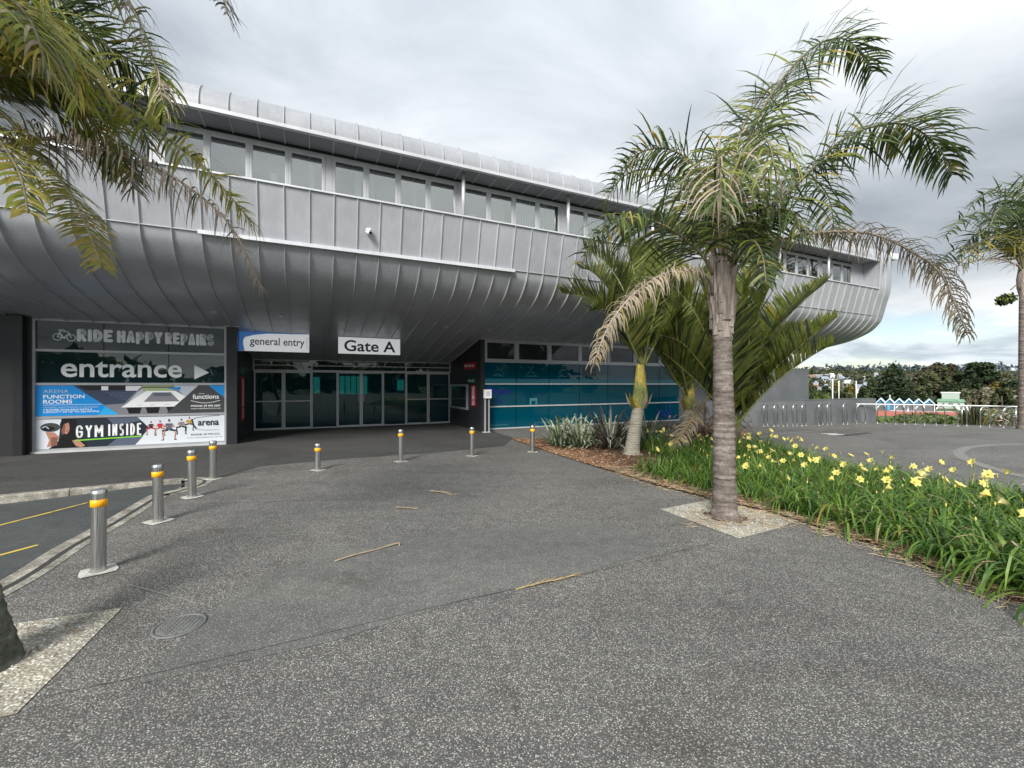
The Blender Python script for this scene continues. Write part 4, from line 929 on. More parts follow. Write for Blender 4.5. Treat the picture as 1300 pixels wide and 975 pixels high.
# intercom post
t = sign('intercom_post', 'slim grey post with a pale card reader box at the right entrance corner', 'intercom', at_px(618.5, 13.2)[0], 13.2, 0)
b = MB(); b.box(-.10, -.055, -.03, .03, 0, 1.12, M_ALU); b.box(.03, .075, -.03, .03, 0, 1.12, M_ALU); b.box(-.055, .03, -.01, .01, .02, 1.1, M_BLACK); b.obj('post', t)
b = MB(); b.box(-.12, .12, -.09, .03, 1.13, 1.42, M_WHITE); b.obj('reader_box', t); b = MB(); b.box(-.07, .07, -.094, -.09, 1.20, 1.36, MLGR); b.obj('screen', t)
b = MB(); b.box(-.16, .1, -.06, .06, 0, .025, M_ALUD); b.obj('base_plate', t)
# floodlight on the far right end of the roof
t = sign('floodlight', 'grey floodlight on a bracket at the far right corner of the roof', 'floodlight', 22.62, 10.1, 6.75)
b = MB(); b.tube([(-.2, .1, .0), (.05, 0, .25), (.25, 0, .3)], .03, M_ALUD, 8); b.obj('bracket', t)
b = MB(); b.add([(.1, -.25, .25), (.75, -.25, .30), (.75, .12, .30), (.1, .12, .25), (.1, -.22, .55), (.85, -.22, .60), (.85, .1, .60), (.1, .1, .55)], [(0, 3, 2, 1), (4, 5, 6, 7), (0, 1, 5, 4), (1, 2, 6, 5), (2, 3, 7, 6), (3, 0, 4, 7)], M_ALUD); b.obj('housing', t)
b = MB(); b.add([(.14, -.256, .29), (.74, -.256, .335), (.8, -.23, .56), (.14, -.23, .52)], [(0, 1, 2, 3)], MPAL); b.obj('lens', t)

# ================================================================== BOLLARDS
def bollard_proto(h, r=.052):
    t = empty('bollard')
    b = MB(); b.lathe([(r, 0), (r, h - .035)], (0, 0, 0), M_STEEL, 28); b.obj('post', t)
    b = MB(); b.lathe([(r + .002, h - .045), (r + .003, h - .012), (r - .006, h - .004), (0, h)], (0, 0, 0), M_STEEL, 28); b.obj('cap', t)
    b = MB(); b.lathe([(r + .001, h - .145), (r + .004, h - .144), (r + .004, h - .086), (r + .001, h - .085)], (0, 0, 0), M_ORANGE, 28); b.obj('reflective_band', t)
    b = MB(); b.lathe([(r, .012), (r + .012, .010), (r + .014, .004)], (0, 0, 0), M_KERB, 28); b.obj('collar', t)
    return t
blist = [(125, 725, .70, 'bollard nearest the camera on the left, with orange band'), (201, 662, .67, 'second nearest bollard on the left, beside the pale channel strips'),
 (244, 631, .67, 'third bollard back on the left, in front of the poster window'), (270, 608, .645, 'bollard just in front of the right end of the gym banner'),
 (403, 597, .50, 'shortest bollard, in front of the left glass doors'), (509, 586, .665, 'bollard in front of the middle doors, under the Gate sign'),
 (599, 579, .645, 'bollard in front of the right edge of the entrance recess'), (676, 574, .63, 'rightmost bollard, standing at the tip of the bark bed')]
for i, (px, py, h, lab) in enumerate(blist):
    p = G(px, py); t = bollard_proto(h); t.location = p; t.rotation_euler = (R(rnd.uniform(-.7, .7)), R(rnd.uniform(-.7, .7)), rnd.uniform(0, 3))
    tag(t, 'stainless steel ' + lab, 'bollard', 'steel bollards across the forecourt')
    rb = random.Random(i); b = MB(); a0 = ANG + rb.uniform(-.2, .2); s_ = .12
    pts = []
    for k in range(16):
        a = 2 * math.pi * k / 16; m_ = 1 / max(abs(math.cos(a)), abs(math.sin(a))); rr = s_ * (1 + (m_ - 1) * .8) * rb.uniform(.93, 1.07)
        pts.append((rr * math.cos(a + a0), rr * math.sin(a + a0), .0075))
    b.poly(pts, M_CONC); b.obj('concrete_footing', t)

# ================================================================== BIKE HOOPS, RAIL, LOW WALL
hoops = [(972, 541, .79), (985, 541, .79), (996.6, 541, .79), (1009, 541, .80), (1020.5, 540.5, .80), (1042, 539.5, .80), (1052.6, 539.5, .80), (1073, 538.5, .80), (1093, 537.6, .73), (1119, 537.6, .70), (1142.4, 538.5, .70), (1167.8, 539.3, .70), (1193.9, 540.2, .70), (1221.6, 541, .70), (1250.4, 542, .70), (1279.7, 543, .70)]
hpos = [G(x, y) for x, y, _ in hoops]
ordn = ['leftmost', 'second from the left', 'third from the left', 'fourth from the left', 'fifth from the left', 'sixth from the left', 'seventh from the left', 'last one wholly in front of the grey wall', 'in front of the right end of the low grey wall', 'first one right of the low grey wall', 'in front of the blue gabled tents', 'below the last blue gabled tent', 'in front of the red track end', 'in front of the big flax clump', 'second from the right, in front of mixed shrubs', 'rightmost, nearest the far palm trunk']
def hoop_mesh(wd, h, rad=.022):
    pts = [(-wd / 2, 0, 0), (-wd / 2, 0, h - wd / 2)] + [(-wd / 2 * math.cos(R(a)), 0, h - wd / 2 + wd / 2 * math.sin(R(a))) for a in range(15, 180, 15)] + [(wd / 2, 0, h - wd / 2), (wd / 2, 0, 0)]
    b = MB(); b.tube(pts, rad, M_STEEL, 10); return b.mesh('hoop_tube')
fl = MB(); fl.lathe([(0, .012), (.05, .012), (.055, 0)], (0, 0, 0), M_STEEL, 14); flm = fl.mesh('foot_flange')
for i, (p, (px, py, h)) in enumerate(zip(hpos, hoops)):
    a = hpos[max(i - 1, 0)]; c = hpos[min(i + 1, len(hpos) - 1)]
    wd = .32
    view = math.atan2(p.x, p.y)       # bearing of the hoop from the camera
    rz = (math.pi / 2 - view - R(24)) if i < 8 else (-R(8) if i == 8 else R(-4) * 1)
    t = empty('bike_hoop', p, rz, 'stainless bike hoop, ' + ordn[i], 'bike rack', 'stainless bike hoops along the wall and rail')
    link('hoop_tube', hoop_mesh(wd, h + .04), t)
    for s_ in (-1, 1): link('foot_flange', flm, t, (s_ * wd / 2, 0, 0))
# handrail behind the hoops
rp = [G(1088, 537) + Vector((0, .25, .77)), G(1160, 538.5) + Vector((0, .25, .77)), G(1230, 541) + Vector((0, .25, .77)), G(1300, 543.5) + Vector((0, .25, .77)), G(1400, 549) + Vector((0, .25, .77))]
t = empty('handrail', (rp[0].x, rp[0].y, 0), 0, 'long white tubular handrail running behind the bike hoops', 'handrail')
o0 = Vector((rp[0].x, rp[0].y, 0)); b = MB(); b.tube([p - o0 for p in spline(rp, 4)], .021, M_WHITE, 10); b.obj('rail', t)
for p in (rp[1], rp[2], rp[3], rp[4]): b = MB(); q = p - o0; b.tube([(q.x, q.y, 0), (q.x, q.y, q.z)], .018, M_STEEL, 8); b.obj('post', t)
# low concrete wall
wl = [G(896, 540), G(945, 541) + Vector((0, .35, 0)), G(1020, 539.5), G(1060, 537.6), G(1093, 536.2), G(1112, 536.0)]
t = empty('low_wall', wl[0], 0, 'low grey painted concrete wall behind the left bike hoops', 'wall')
b = MB(); vs = []; hs = [.92, .93, .95, .965, .975, .975]
for p, h in zip(wl, hs):
    q = p - wl[0]
    for dy in (0, .18):
        vs += [(q.x, q.y + dy, -.4), (q.x, q.y + dy, h)]
b.add(vs, [(4 * i, 4 * i + 4, 4 * i + 5, 4 * i + 1) for i in range(5)] + [(4 * i + 1, 4 * i + 5, 4 * i + 7, 4 * i + 3) for i in range(5)] + [(4 * i + 3, 4 * i + 7, 4 * i + 6, 4 * i + 2) for i in range(5)] + [(0, 1, 3, 2), (20, 22, 23, 21)], M_GREYW)
b.obj('wall_body', t)
b = MB(); vs = []
for p, h in zip(wl, hs):
    q = p - wl[0]; vs += [(q.x, q.y - .015, h + .003), (q.x, q.y + .195, h + .003), (q.x, q.y - .015, h + .03), (q.x, q.y + .195, h + .03)]
b.add(vs, [(4 * i, 4 * i + 4, 4 * i + 6, 4 * i + 2) for i in range(5)] + [(4 * i + 2, 4 * i + 6, 4 * i + 7, 4 * i + 3) for i in range(5)] + [(4 * i + 3, 4 * i + 7, 4 * i + 5, 4 * i + 1) for i in range(5)] + [(0, 2, 3, 1), (20, 21, 23, 22)], M_GREYW); b.obj('coping', t)
# drain lid on the plaza
p = G(1057, 551.5); t = empty('drain_lid', p, 0, 'small pale square drain lid on the far plaza', 'drain cover'); b = MB(); b.box(-.2, .2, -.12, .12, .004, .012, M_CONC); b.obj('lid', t); b = MB(); b.box(-.24, .24, -.16, -.122, .004, .015, M_ALUD); b.box(-.24, .24, .122, .16, .004, .015, M_ALUD); b.obj('frame', t)
b = MB(); rp2 = random.Random(4)
b.poly([G(x, y) + Vector((0, 0, .005)) for x, y in [(1062, 553.5), (1085, 550.5), (1100, 549), (1108, 550), (1092, 551.8), (1075, 553.6)]], mat('damp_stain', (.03, .022, .018), .5)); tag(b.obj('damp_patch'), kind='structure')

# ================================================================== PALMS
def frond_mesh(path, ll, lw, n, mats, rng, droop=.5, plume=25, fwd=.5, tip=(.35, .6), rad=(.02, .004), stem=None, start=.12, leafmat=None, segs=4, side=(1, -1), stiff=False, env=None, nowidth=1.0):
    """pinnate frond: tapering midrib along path with two ranks of drooping leaflets"""
    b = MB(); path = [Vector(p) for p in path]; m = len(path)
    b.tube(path, [rad[0] + (rad[1] - rad[0]) * (i / (m - 1)) ** .7 for i in range(m)], stem or M_RACH, 6)
    cum = [0]
    for a, c in zip(path, path[1:]): cum.append(cum[-1] + (c - a).length)
    T_ = cum[-1]
    def at(s):
        s *= T_
        for i in range(m - 1):
            if s <= cum[i + 1] or i == m - 2:
                f = (s - cum[i]) / max(1e-6, cum[i + 1] - cum[i]); return path[i].lerp(path[i + 1], min(1, f)), (path[i + 1] - path[i]).normalized()
    for k in range(n):
        s = start + (1 - start) * (k + rng.uniform(0, .7)) / n
        p, t = at(min(.999, s))
        hz = t.cross(Vector((0, 0, 1)))
        if hz.length < .2: hz = t.cross(Vector((.3, 1, 0)))
        hz.normalize(); up = hz.cross(t).normalized()
        e = env(s) if env else max(.42, math.sin(math.pi * min(1, .12 + s * .85)) ** .5)
        for sd_ in side:
            if rng.random() < .05: continue
            L_ = ll * max(.16, e) * rng.uniform(.8, 1.15); el = R(rng.gauss(0, plume)) if not stiff else R(rng.gauss(40, 9))
            ff = fwd + .5 * max(0, s - .6) + rng.gauss(0, .08)
            d = (hz * sd_ * math.cos(el) + up * math.sin(el)) + t * ff; d.normalize()
            mt = leafmat(s, rng) if leafmat else mats[int(rng.random() ** 1.3 * len(mats))]
            g = droop * rng.uniform(.6, 1.4); pts = []; q = p.copy(); dd = d.copy(); sl_ = L_ / segs
            wv0 = dd.cross(t)
            vs = []
            for j in range(segs + 1):
                wd = lw * .5 * (.55 if j == 0 else (1.0, 1.0, .95, .7, .02, .02, .02)[min(6, round(j * 4 / segs))]) * rng.uniform(.85, 1.1)
                wv = dd.cross(up if abs(dd.dot(up)) < .9 else t).normalized() * wd
                vs.append(q - wv); vs.append(q + wv)
                q = q + dd * sl_; dd = (dd + Vector((0, 0, -1)) * g * (.35 + .3 * j)).normalized()
            b.add(vs, [(2 * j, 2 * j + 1, 2 * j + 3, 2 * j + 2) for j in range(segs)], mt, False)
    return b
def local(pts, o): return [Vector(p) - o for p in pts]

# ---- main queen palm in front
rg = random.Random(21)
def ringed_trunk(name, parent, prof, m, nseg=22, wob=.01, lean=(0, 0), rings=None, rng=rg):
    """prof: [(z, r)]; rings: spacing of leaf scars"""
    zs = []; z = prof[0][0]; H = prof[-1][0]
    def rr(z):
        for (a, ra), (c, rc) in zip(prof, prof[1:]):
            if z <= c: return ra + (rc - ra) * (z - a) / (c - a)
        return prof[-1][1]
    vs = []; n = nseg; rows = 0; b = MB()
    while z < H:
        sp_ = (rings or .08) * rng.uniform(.65, 1.35)
        for dz, k in ((0, 1.0), (.14, 1.035), (.32, 1.03), (.55, .995)):
            zz = min(H, z + sp_ * dz); r_ = rr(zz) * k; cx, cy = lean[0] * max(0, zz / H) ** 1.3, lean[1] * max(0, zz / H) ** 1.3; t1, t2 = rng.uniform(-.004, .004), rng.uniform(-.004, .004)
            for j in range(n):
                a = 2 * math.pi * j / n; rk = r_ * (1 + rng.uniform(-wob, wob) * .5); vs.append((cx + rk * math.cos(a), cy + rk * math.sin(a), zz + t1 * math.cos(a) + t2 * math.sin(a) if rows > 1 else zz))
            rows += 1
        z += sp_
    b.add(vs, [(i * n + j, i * n + (j + 1) % n, (i + 1) * n + (j + 1) % n, (i + 1) * n + j) for i in range(rows - 1) for j in range(n)], m, True)
    return b.obj(name, parent)
def trunk_mat(name, c0, c1, c2, vs=(3, 3, 20)):
    m = mat(name, c0, .9, 0, .2); t = NT(m); v = t.coord(world=True, scale=vs)
    c = t.ramp(t.noise(v, 1.0, 6, .65, .3), [(.3, c0), (.5, c1), (.72, c2)]); c = t.mix(c, t.ramp(t.noise(t.coord(world=True), 26, 4, .6), [(.35, .72), (.65, 1.2)]), 1, 'MULTIPLY'); c = t.mix(c, t.ramp(t.noise(t.coord(world=True), 3.5, 5, .7), [(.3, .75), (.6, 1.12)]), 1, 'MULTIPLY'); t.col(c)
    t.bump(t.noise(t.coord(world=True, scale=(1, 1, 3)), 22, 5, .65), .9, .012); return m
M_TRUNK = trunk_mat('palm_trunk_bark', (.085, .07, .06), (.17, .145, .13), (.30, .265, .235))
M_BOOT = noisy('old_leaf_bases', [(.12, .10, .085), (.27, .23, .20), (.40, .35, .31)], 6, .9, 0, .8, .02, vscale=(3, 3, .6), world=True)
M_MOSSY = trunk_mat('mossy_trunk_bark', (.05, .055, .04), (.12, .12, .10), (.27, .27, .24), (6, 6, 10))

base = G(920, 657); QP = empty('queen_palm', base, 0, 'tall feathery palm in the gravel pit in front, with dry hanging fronds', 'palm tree')
ringed_trunk('trunk', QP, [(-.02, .165), (.05, .158), (.12, .137), (.5, .125), (1.1, .122), (1.7, .108), (2.25, .102)], M_TRUNK, 26, .015, (-.03, 0), .085)
CRN = base + Vector((-.03, 0, 0))
b = MB()
ringed = [(0.10, 2.12), (.11, 2.2), (.115, 2.35), (.118, 2.5), (.108, 2.7), (.085, 2.95), (.05, 3.1)]
b.lathe([(r_, z) for r_, z in ringed], (-.03, 0, 0), M_BOOT, 22); bt = b.obj('leaf_base_cluster', QP)
for k in range(46):       # overlapping fibrous boots
    a = k * 2.4 + rg.uniform(-.2, .2); z = 2.12 + .72 * (k / 46); r_ = (.092 + .026 * min(1, (z - 2.1) / .25)) * (1 - .35 * max(0, z - 2.6) / .3); hgt = rg.uniform(.3, .6); flare = rg.uniform(.0, .05)
    c = Vector((-.03 + r_ * math.cos(a) * .96, r_ * math.sin(a) * .96, z)); tn = Vector((-math.sin(a), math.cos(a), 0)); o_ = Vector((math.cos(a), math.sin(a), 0)); wd = rg.uniform(.03, .06)
    vs = []
    for j in range(5):
        f = j / 4; ww = wd * (1, 1.0, .8, .5, .12)[j]; pp = c + Vector((0, 0, hgt * f)) + o_ * (.018 + flare * f * f + rg.uniform(-.004, .004))
        vs += [pp - tn * ww - o_ * .02, pp + o_ * .012, pp + tn * ww - o_ * .02]
    b2 = MB(); b2.add(vs, [(3 * j, 3 * j + 1, 3 * j + 4, 3 * j + 3) for j in range(4)] + [(3 * j + 1, 3 * j + 2, 3 * j + 5, 3 * j + 4) for j in range(4)], M_BOOT, False); b2.obj('leaf_base', QP)
D0 = base.y
def fr(parent, org, pts, sub=4, **kw):
    path = spline([P3(*p) if len(p) == 3 else p for p in pts], sub); b = frond_mesh(local(path, org), rng=rg, **kw); return b.obj('frond', parent)
GRN = [M_QG, M_QD, M_QG]
def mix_green(s, r): 
    q = r.random(); return M_QG if q < .5 else (M_QD if q < .86 else (M_QL if q < .95 else M_QY))
def mix_yellow(s, r):
    q = r.random(); return M_QL if q < .35 else (M_QY if q < .6 else (M_QG if q < .8 else M_QT))
def mix_dry(s, r): return M_QT if r.random() < .94 else M_QY
qk = dict(ll=.66, lw=.024, mats=GRN, droop=.55, plume=26, fwd=.45, leafmat=mix_green, rad=(.028, .005))
d = D0
fr(QP, base, [(922, 352, d), (933, 250, d - .1), (955, 165, d - .1), (995, 98, d), (1039, 56, d + .1), (1078, 52, d + .2), (1108, 92, d + .3)], n=175, **qk)
fr(QP, base, [(925, 352, d), (960, 285, d - .1), (1015, 231, d - .2), (1060, 185, d - .3), (1100, 163, d - .3), (1150, 158, d - .3), (1190, 185, d - .2), (1209, 222, d - .2)], n=180, **qk)
fr(QP, base, [(908, 350, d), (902, 290, d + .1), (892, 225, d + .2), (852, 190, d + .3), (808, 196, d + .4), (778, 232, d + .4)], n=110, **qk)
fr(QP, base, [(906, 350, d), (890, 322, d - .1), (850, 290, d - .3), (805, 276, d - .4), (765, 290, d - .5), (738, 335, d - .5)], n=105, **qk)
fr(QP, base, [(912, 350, d), (900, 290, d + .3), (870, 240, d + .7), (830, 215, d + 1.1), (790, 225, d + 1.4), (765, 262, d + 1.5)], n=95, **qk)
fr(QP, base, [(925, 352, d), (948, 280, d + .3), (985, 235, d + .6), (1025, 225, d + .9), (1052, 250, d + 1.1), (1060, 300, d + 1.2)], n=80, **qk)
fr(QP, base, [(920, 352, d), (925, 260, d - .1), (938, 175, d - .1), (965, 125, d + .2), (990, 105, d + .6), (1015, 112, d + 1.0)], n=80, **qk)
yk = dict(qk); yk.update(leafmat=lambda s, r: M_QT if r.random() < .3 else (M_QL if r.random() < .4 else M_QG), ll=.66, lw=.018, droop=.9, plume=42)
fr(QP, base, [(920, 352, d), (925, 270, d - .25), (940, 200, d - .55), (958, 172, d - .9), (975, 180, d - 1.25), (985, 220, d - 1.45)], n=62, **yk)
fr(QP, base, [(916, 352, d), (912, 270, d - .25), (908, 215, d - .55), (912, 200, d - .9), (915, 225, d - 1.2), (915, 270, d - 1.35)], n=48, **yk)
fr(QP, base, [(924, 352, d), (945, 300, d - .1), (975, 270, d - .3), (1005, 268, d - .5), (1020, 300, d - .6)], n=60, **qk)
fr(QP, base, [(922, 352, d), (938, 318, d - .2), (955, 305, d - .45), (968, 325, d - .6), (972, 360, d - .7)], n=55, **dict(qk, ll=.34))
dk = dict(ll=.38, lw=.014, mats=[M_QT], droop=1.7, plume=30, fwd=.35, leafmat=mix_dry, rad=(.026, .006), stem=M_RDRY, start=.22)
fr(QP, base, [(928, 372, d), (936, 342, d - .1), (965, 315, d - .2), (1010, 300, d - .3), (1060, 294, d - .4), (1110, 298, d - .4), (1155, 318, d - .5), (1192, 345, d - .5), (1212, 385, d - .5), (1228, 425, d - .5)], n=170, **dk)
fr(QP, base, [(906, 376, d), (898, 352, d - .2), (872, 342, d - .4), (838, 350, d - .6), (800, 378, d - .8), (772, 415, d - .9), (754, 462, d - 1.0)], n=120, **dict(dk, ll=.30))

# ---- left queen palm, close to the camera
bl = Vector((-3.0, 2.42, 0)); LP = empty('queen_palm', bl, 0, 'feathery palm at the left picture edge, its yellow-green fronds hanging in from above', 'palm tree')
ringed_trunk('trunk', LP, [(-.02, .185), (.06, .16), (.3, .13), (.8, .115), (2.0, .10), (2.6, .10)], M_MOSSY, 26, .03, (-.75, .0), .07)
b = MB(); b.lathe([(.11, 2.5), (.16, 2.7), (.18, 2.9), (.13, 3.2), (.06, 3.4)], (-.75, 0, 0), M_BOOT, 20); b.obj('leaf_base_cluster', LP)
lk = dict(ll=.42, lw=.014, mats=GRN, droop=.26, plume=22, fwd=.55, leafmat=mix_green, rad=(.016, .004), segs=5)
def lm(s, r):
    q = r.random(); y_ = .18 + .35 * s
    return M_QY if q < y_ else (M_QL if q < y_ + .4 else M_QG if q < .93 else M_QD)
def lm_dead(s, r):
    q = r.random(); return M_QT if q < .12 + 1.1 * max(0, s - .45) else (M_QG if q < .8 else M_QD)
e_ = 2.42
C_ = (-70, 110, e_)
fr(LP, bl, [C_, (-20, 182, e_), (74, 175, e_ + .05), (139, 193, e_ + .1), (213, 221, e_ + .15), (270, 262, e_ + .2), (303, 303, e_ + .25), (332, 368, e_ + .3)], n=200, **dict(lk, leafmat=lambda s, r: M_QT if r.random() < .55 + .5 * s else M_QD, ll=.31, lw=.009, droop=.7, stem=M_RDRY))
fr(LP, bl, [C_, (0, 60, e_ + .1), (80, 85, e_ + .2), (150, 130, e_ + .3), (205, 170, e_ + .35), (262, 215, e_ + .4), (298, 256, e_ + .45), (322, 284, e_ + .5)], n=190, **dict(lk, leafmat=lm, ll=.40))
fr(LP, bl, [C_, (-30, 120, e_ - .1), (10, 150, e_ - .1), (41, 189, e_ - .05), (82, 234, e_), (111, 290, e_), (130, 340, e_)], n=170, **dict(lk, leafmat=lambda s, r: M_QY if r.random() < .3 + .25 * s else (M_QL if r.random() < .75 else M_QT), ll=.25, lw=.010, plume=12, fwd=.28, droop=.18))
fr(LP, bl, [C_, (-40, -30, e_), (20, -70, e_ + .1), (90, -60, e_ + .2), (150, -20, e_ + .3), (190, 60, e_ + .35), (212, 150, e_ + .4)], n=160, **dict(lk, leafmat=lambda s, r: M_QT if r.random() < .3 else (M_QG if r.random() < .6 else M_QL), ll=.40, lw=.012, droop=.55))
fr(LP, bl, [C_, (-60, 20, e_), (-10, -30, e_ + .3), (60, -10, e_ + .6), (120, 40, e_ + .8), (165, 110, e_ + .9), (190, 190, e_ + 1.0)], n=160, **dict(lk, leafmat=mix_green, ll=.45))
fr(LP, bl, [C_, (-30, 40, e_ - .2), (20, 10, e_ - .15), (60, 20, e_ - .2), (90, 70, e_ - .25), (100, 130, e_ - .25)], n=130, **dict(lk, leafmat=lm, ll=.36, droop=.5))
fr(LP, bl, [C_, (-50, 60, e_ + .2), (0, 30, e_ + .4), (60, 60, e_ + .6), (110, 110, e_ + .7), (150, 170, e_ + .8), (170, 240, e_ + .9)], n=150, **dict(lk, leafmat=lm_dead, ll=.40))
fr(LP, bl, [C_, (-60, 130, e_), (-30, 150, e_ - .2), (0, 180, e_ - .3), (25, 220, e_ - .35), (36, 270, e_ - .4)], n=70, **dict(lk, leafmat=lm, ll=.22))
fr(LP, bl, [C_, (-20, 100, e_ - .1), (30, 95, e_ - .1), (80, 120, e_), (120, 160, e_ + .1), (150, 215, e_ + .2)], n=150, **dict(lk, leafmat=lm, ll=.38))
fr(LP, bl, [C_, (-30, 20, e_ + .1), (50, 20, e_ + .3), (120, 50, e_ + .5), (180, 90, e_ + .7), (225, 150, e_ + .8)], n=150, **dict(lk, leafmat=mix_green, ll=.45))
fr(LP, bl, [C_, (-50, 10, e_ - .3), (0, -10, e_ - .4), (40, 30, e_ - .5), (60, 90, e_ - .5)], n=120, **dict(lk, leafmat=mix_yellow, ll=.38, droop=.6))
fr(LP, bl, [C_, (-90, 40, e_), (-160, 0, e_), (-240, 40, e_), (-300, 120, e_)], n=80, **lk)
fr(LP, bl, [C_, (-80, 0, e_ - .3), (-110, -60, e_ - .8), (-150, -60, e_ - 1.2)], n=60, **lk)
fr(LP, bl, [C_, (-60, -60, e_), (0, -160, e_ + .1), (120, -200, e_ + .2), (220, -150, e_ + .3), (270, -50, e_ + .4), (290, 20, e_ + .4)], n=150, **dict(lk, leafmat=lambda s, r: M_QT if r.random() < .4 else M_QD, ll=.36, lw=.012))

# ---- far palm at the right edge
fb = G(1299, 545); FP = empty('queen_palm', fb, 0, 'distant feathery palm at the right picture edge beyond the bike hoops', 'palm tree')
ringed_trunk('trunk', FP, [(-.05, .17), (.3, .13), (2, .12), (3.8, .11), (4.9, .10)], M_TRUNK, 18, .02, (0, 0), .12)
b = MB(); b.lathe([(.10, 4.7), (.16, 5.0), (.17, 5.3), (.11, 5.8), (.06, 6.0)], (0, 0, 0), M_BOOT, 18); b.obj('leaf_base_cluster', FP)
q_ = fb.y; fk = dict(ll=.75, lw=.05, mats=GRN, droop=.5, plume=34, fwd=.5, leafmat=lambda s, r: M_QG if r.random() < .45 else M_QD, rad=(.04, .01), segs=3)
X0 = (1299, 345, q_)
for pts in ([X0, (1300, 290, q_), (1285, 250, q_), (1255, 243, q_), (1232, 262, q_)], [X0, (1290, 300, q_ - .2), (1262, 272, q_ - .4), (1225, 275, q_ - .5), (1200, 300, q_ - .6)],
            [X0, (1285, 322, q_ + .2), (1250, 308, q_ + .3), (1210, 318, q_ + .4), (1178, 345, q_ + .4)], [X0, (1290, 315, q_), (1262, 295, q_ + .8), (1235, 300, q_ + 1.4), (1215, 330, q_ + 1.8)],
            [X0, (1306, 290, q_), (1318, 250, q_ - .3), (1345, 240, q_ - .5), (1370, 265, q_ - .6)], [X0, (1296, 300, q_ - .4), (1285, 270, q_ - 1), (1268, 265, q_ - 1.6), (1255, 290, q_ - 2)],
            [X0, (1310, 315, q_), (1345, 295, q_), (1390, 310, q_), (1415, 350, q_)], [X0, (1305, 300, q_), (1330, 280, q_ + 1), (1350, 300, q_ + 1.8), (1360, 340, q_ + 2)], [X0, (1300, 285, q_ + .3), (1295, 240, q_ + .8), (1310, 225, q_ + 1.4), (1330, 250, q_ + 2)]):
    fr(FP, fb, pts, n=70, **fk)
fr(FP, fb, [X0, (1288, 335, q_ - .2), (1262, 328, q_ - .3), (1225, 335, q_ - .4), (1185, 350, q_ - .5)], n=70, **dict(fk, leafmat=mix_dry, ll=.5, lw=.03, stem=M_RDRY))
fr(FP, fb, [X0, (1290, 312, q_ - .5), (1265, 300, q_ - 1), (1240, 312, q_ - 1.3), (1225, 335, q_ - 1.4)], n=50, **dict(fk, leafmat=lambda s, r: M_QY if r.random() < .6 else M_QG))
# hanging fruit cluster
b = MB(); c = P3(1277, 379, q_ - .3) - fb; b.tube([P3(1296, 368, q_) - fb, P3(1290, 362, q_ - .2) - fb, P3(1283, 368, q_ - .3) - fb], .02, M_RACH, 6)
for k in range(260):
    v = Vector((rg.gauss(0, 1), rg.gauss(0, 1), rg.gauss(0, 1))).normalized(); p = c + Vector((v.x * .34, v.y * .25, v.z * .2 + v.x * .09)) * rg.uniform(.4, 1); s_ = .05
    b.add([p + Vector((s_, 0, 0)), p - Vector((s_, 0, 0)), p + Vector((0, s_, .03)), p + Vector((0, 0, -s_ * 1.6))], [(0, 1, 2), (0, 2, 3), (1, 3, 2), (0, 3, 1)], M_QD if rg.random() < .7 else M_QL)
b.obj('fruit_cluster', FP)

# ---- nikau palms behind
def nikau(base, shaft, lean, fronds, label, low=0.0):
    t = empty('nikau_palm', base, 0, label, 'palm tree')
    if shaft > .3:
        m_ = noisy('nikau_trunk', [(.16, .15, .12), (.32, .30, .25), (.22, .22, .13)], 5, .8, 0, .5, .01, vscale=(1, 1, 5), world=True)
        ringed_trunk('trunk', t, [(-.03, .22), (.1, .17), (.45, .145), (shaft * .62, .13)], m_, 20, .01, (lean * .62, 0), .05)
        b = MB(); m2 = noisy('nikau_crownshaft', [(.09, .12, .03), (.17, .18, .05), (.36, .28, .05), (.18, .13, .06)], 3.2, .7, 0, .4, .02, world=True, vscale=(1, 1, .5), fine=(25, .3))
        z0 = shaft * .60; b.lathe([(.13, z0), (.165, z0 + .08), (.17, z0 + .25), (.14, z0 + .5), (.11, z0 + .8), (.08, z0 + 1.0)], (lean * .75, 0, 0), m2, 18); b.obj('crownshaft', t)
        b = MB()
        for k in range(5):
            a = k * 1.25; o_ = Vector((math.cos(a), math.sin(a) , 0)); p = Vector((lean * .75, 0, z0 + .05)) + o_ * .2
            b.add([p, p + Vector((-o_.y * .08, o_.x * .08, .2)) + o_ * .1, p + o_ * .2 + Vector((0, 0, .42)), p + Vector((o_.y * .08, -o_.x * .08, .2)) + o_ * .1], [(0, 1, 2, 3)], M_NY if k % 2 else M_QT)
        b.obj('old_sheath', t).scale = (.8, .8, .93)
    def nm(s, r):
        q = r.random(); return M_NY if q < .05 + .35 * max(0, s - .75) else (M_NG if q < .55 else (M_NG2 if q < .82 else M_QD))
    for pts in fronds:
        path = spline([P3(*p) for p in pts], 5); L_ = sum(((c - a).length for a, c in zip(path, path[1:])))
        b = frond_mesh(local(path, base), .85 if L_ > 2.2 else .66, .055, int(66 * max(1, L_ / 2.4)), [M_NG], rg, droop=.10, fwd=.72, rad=(.035, .006), stem=M_NSTEM, start=.16, leafmat=nm, segs=3, stiff=True, env=lambda s: .55 + .45 * math.sin(math.pi * min(1, s)) - .25 * max(0, s - .8) / .2)
        b.obj('frond', t)
    return t
A_ = 9.76; a0_ = (816, 468, A_)
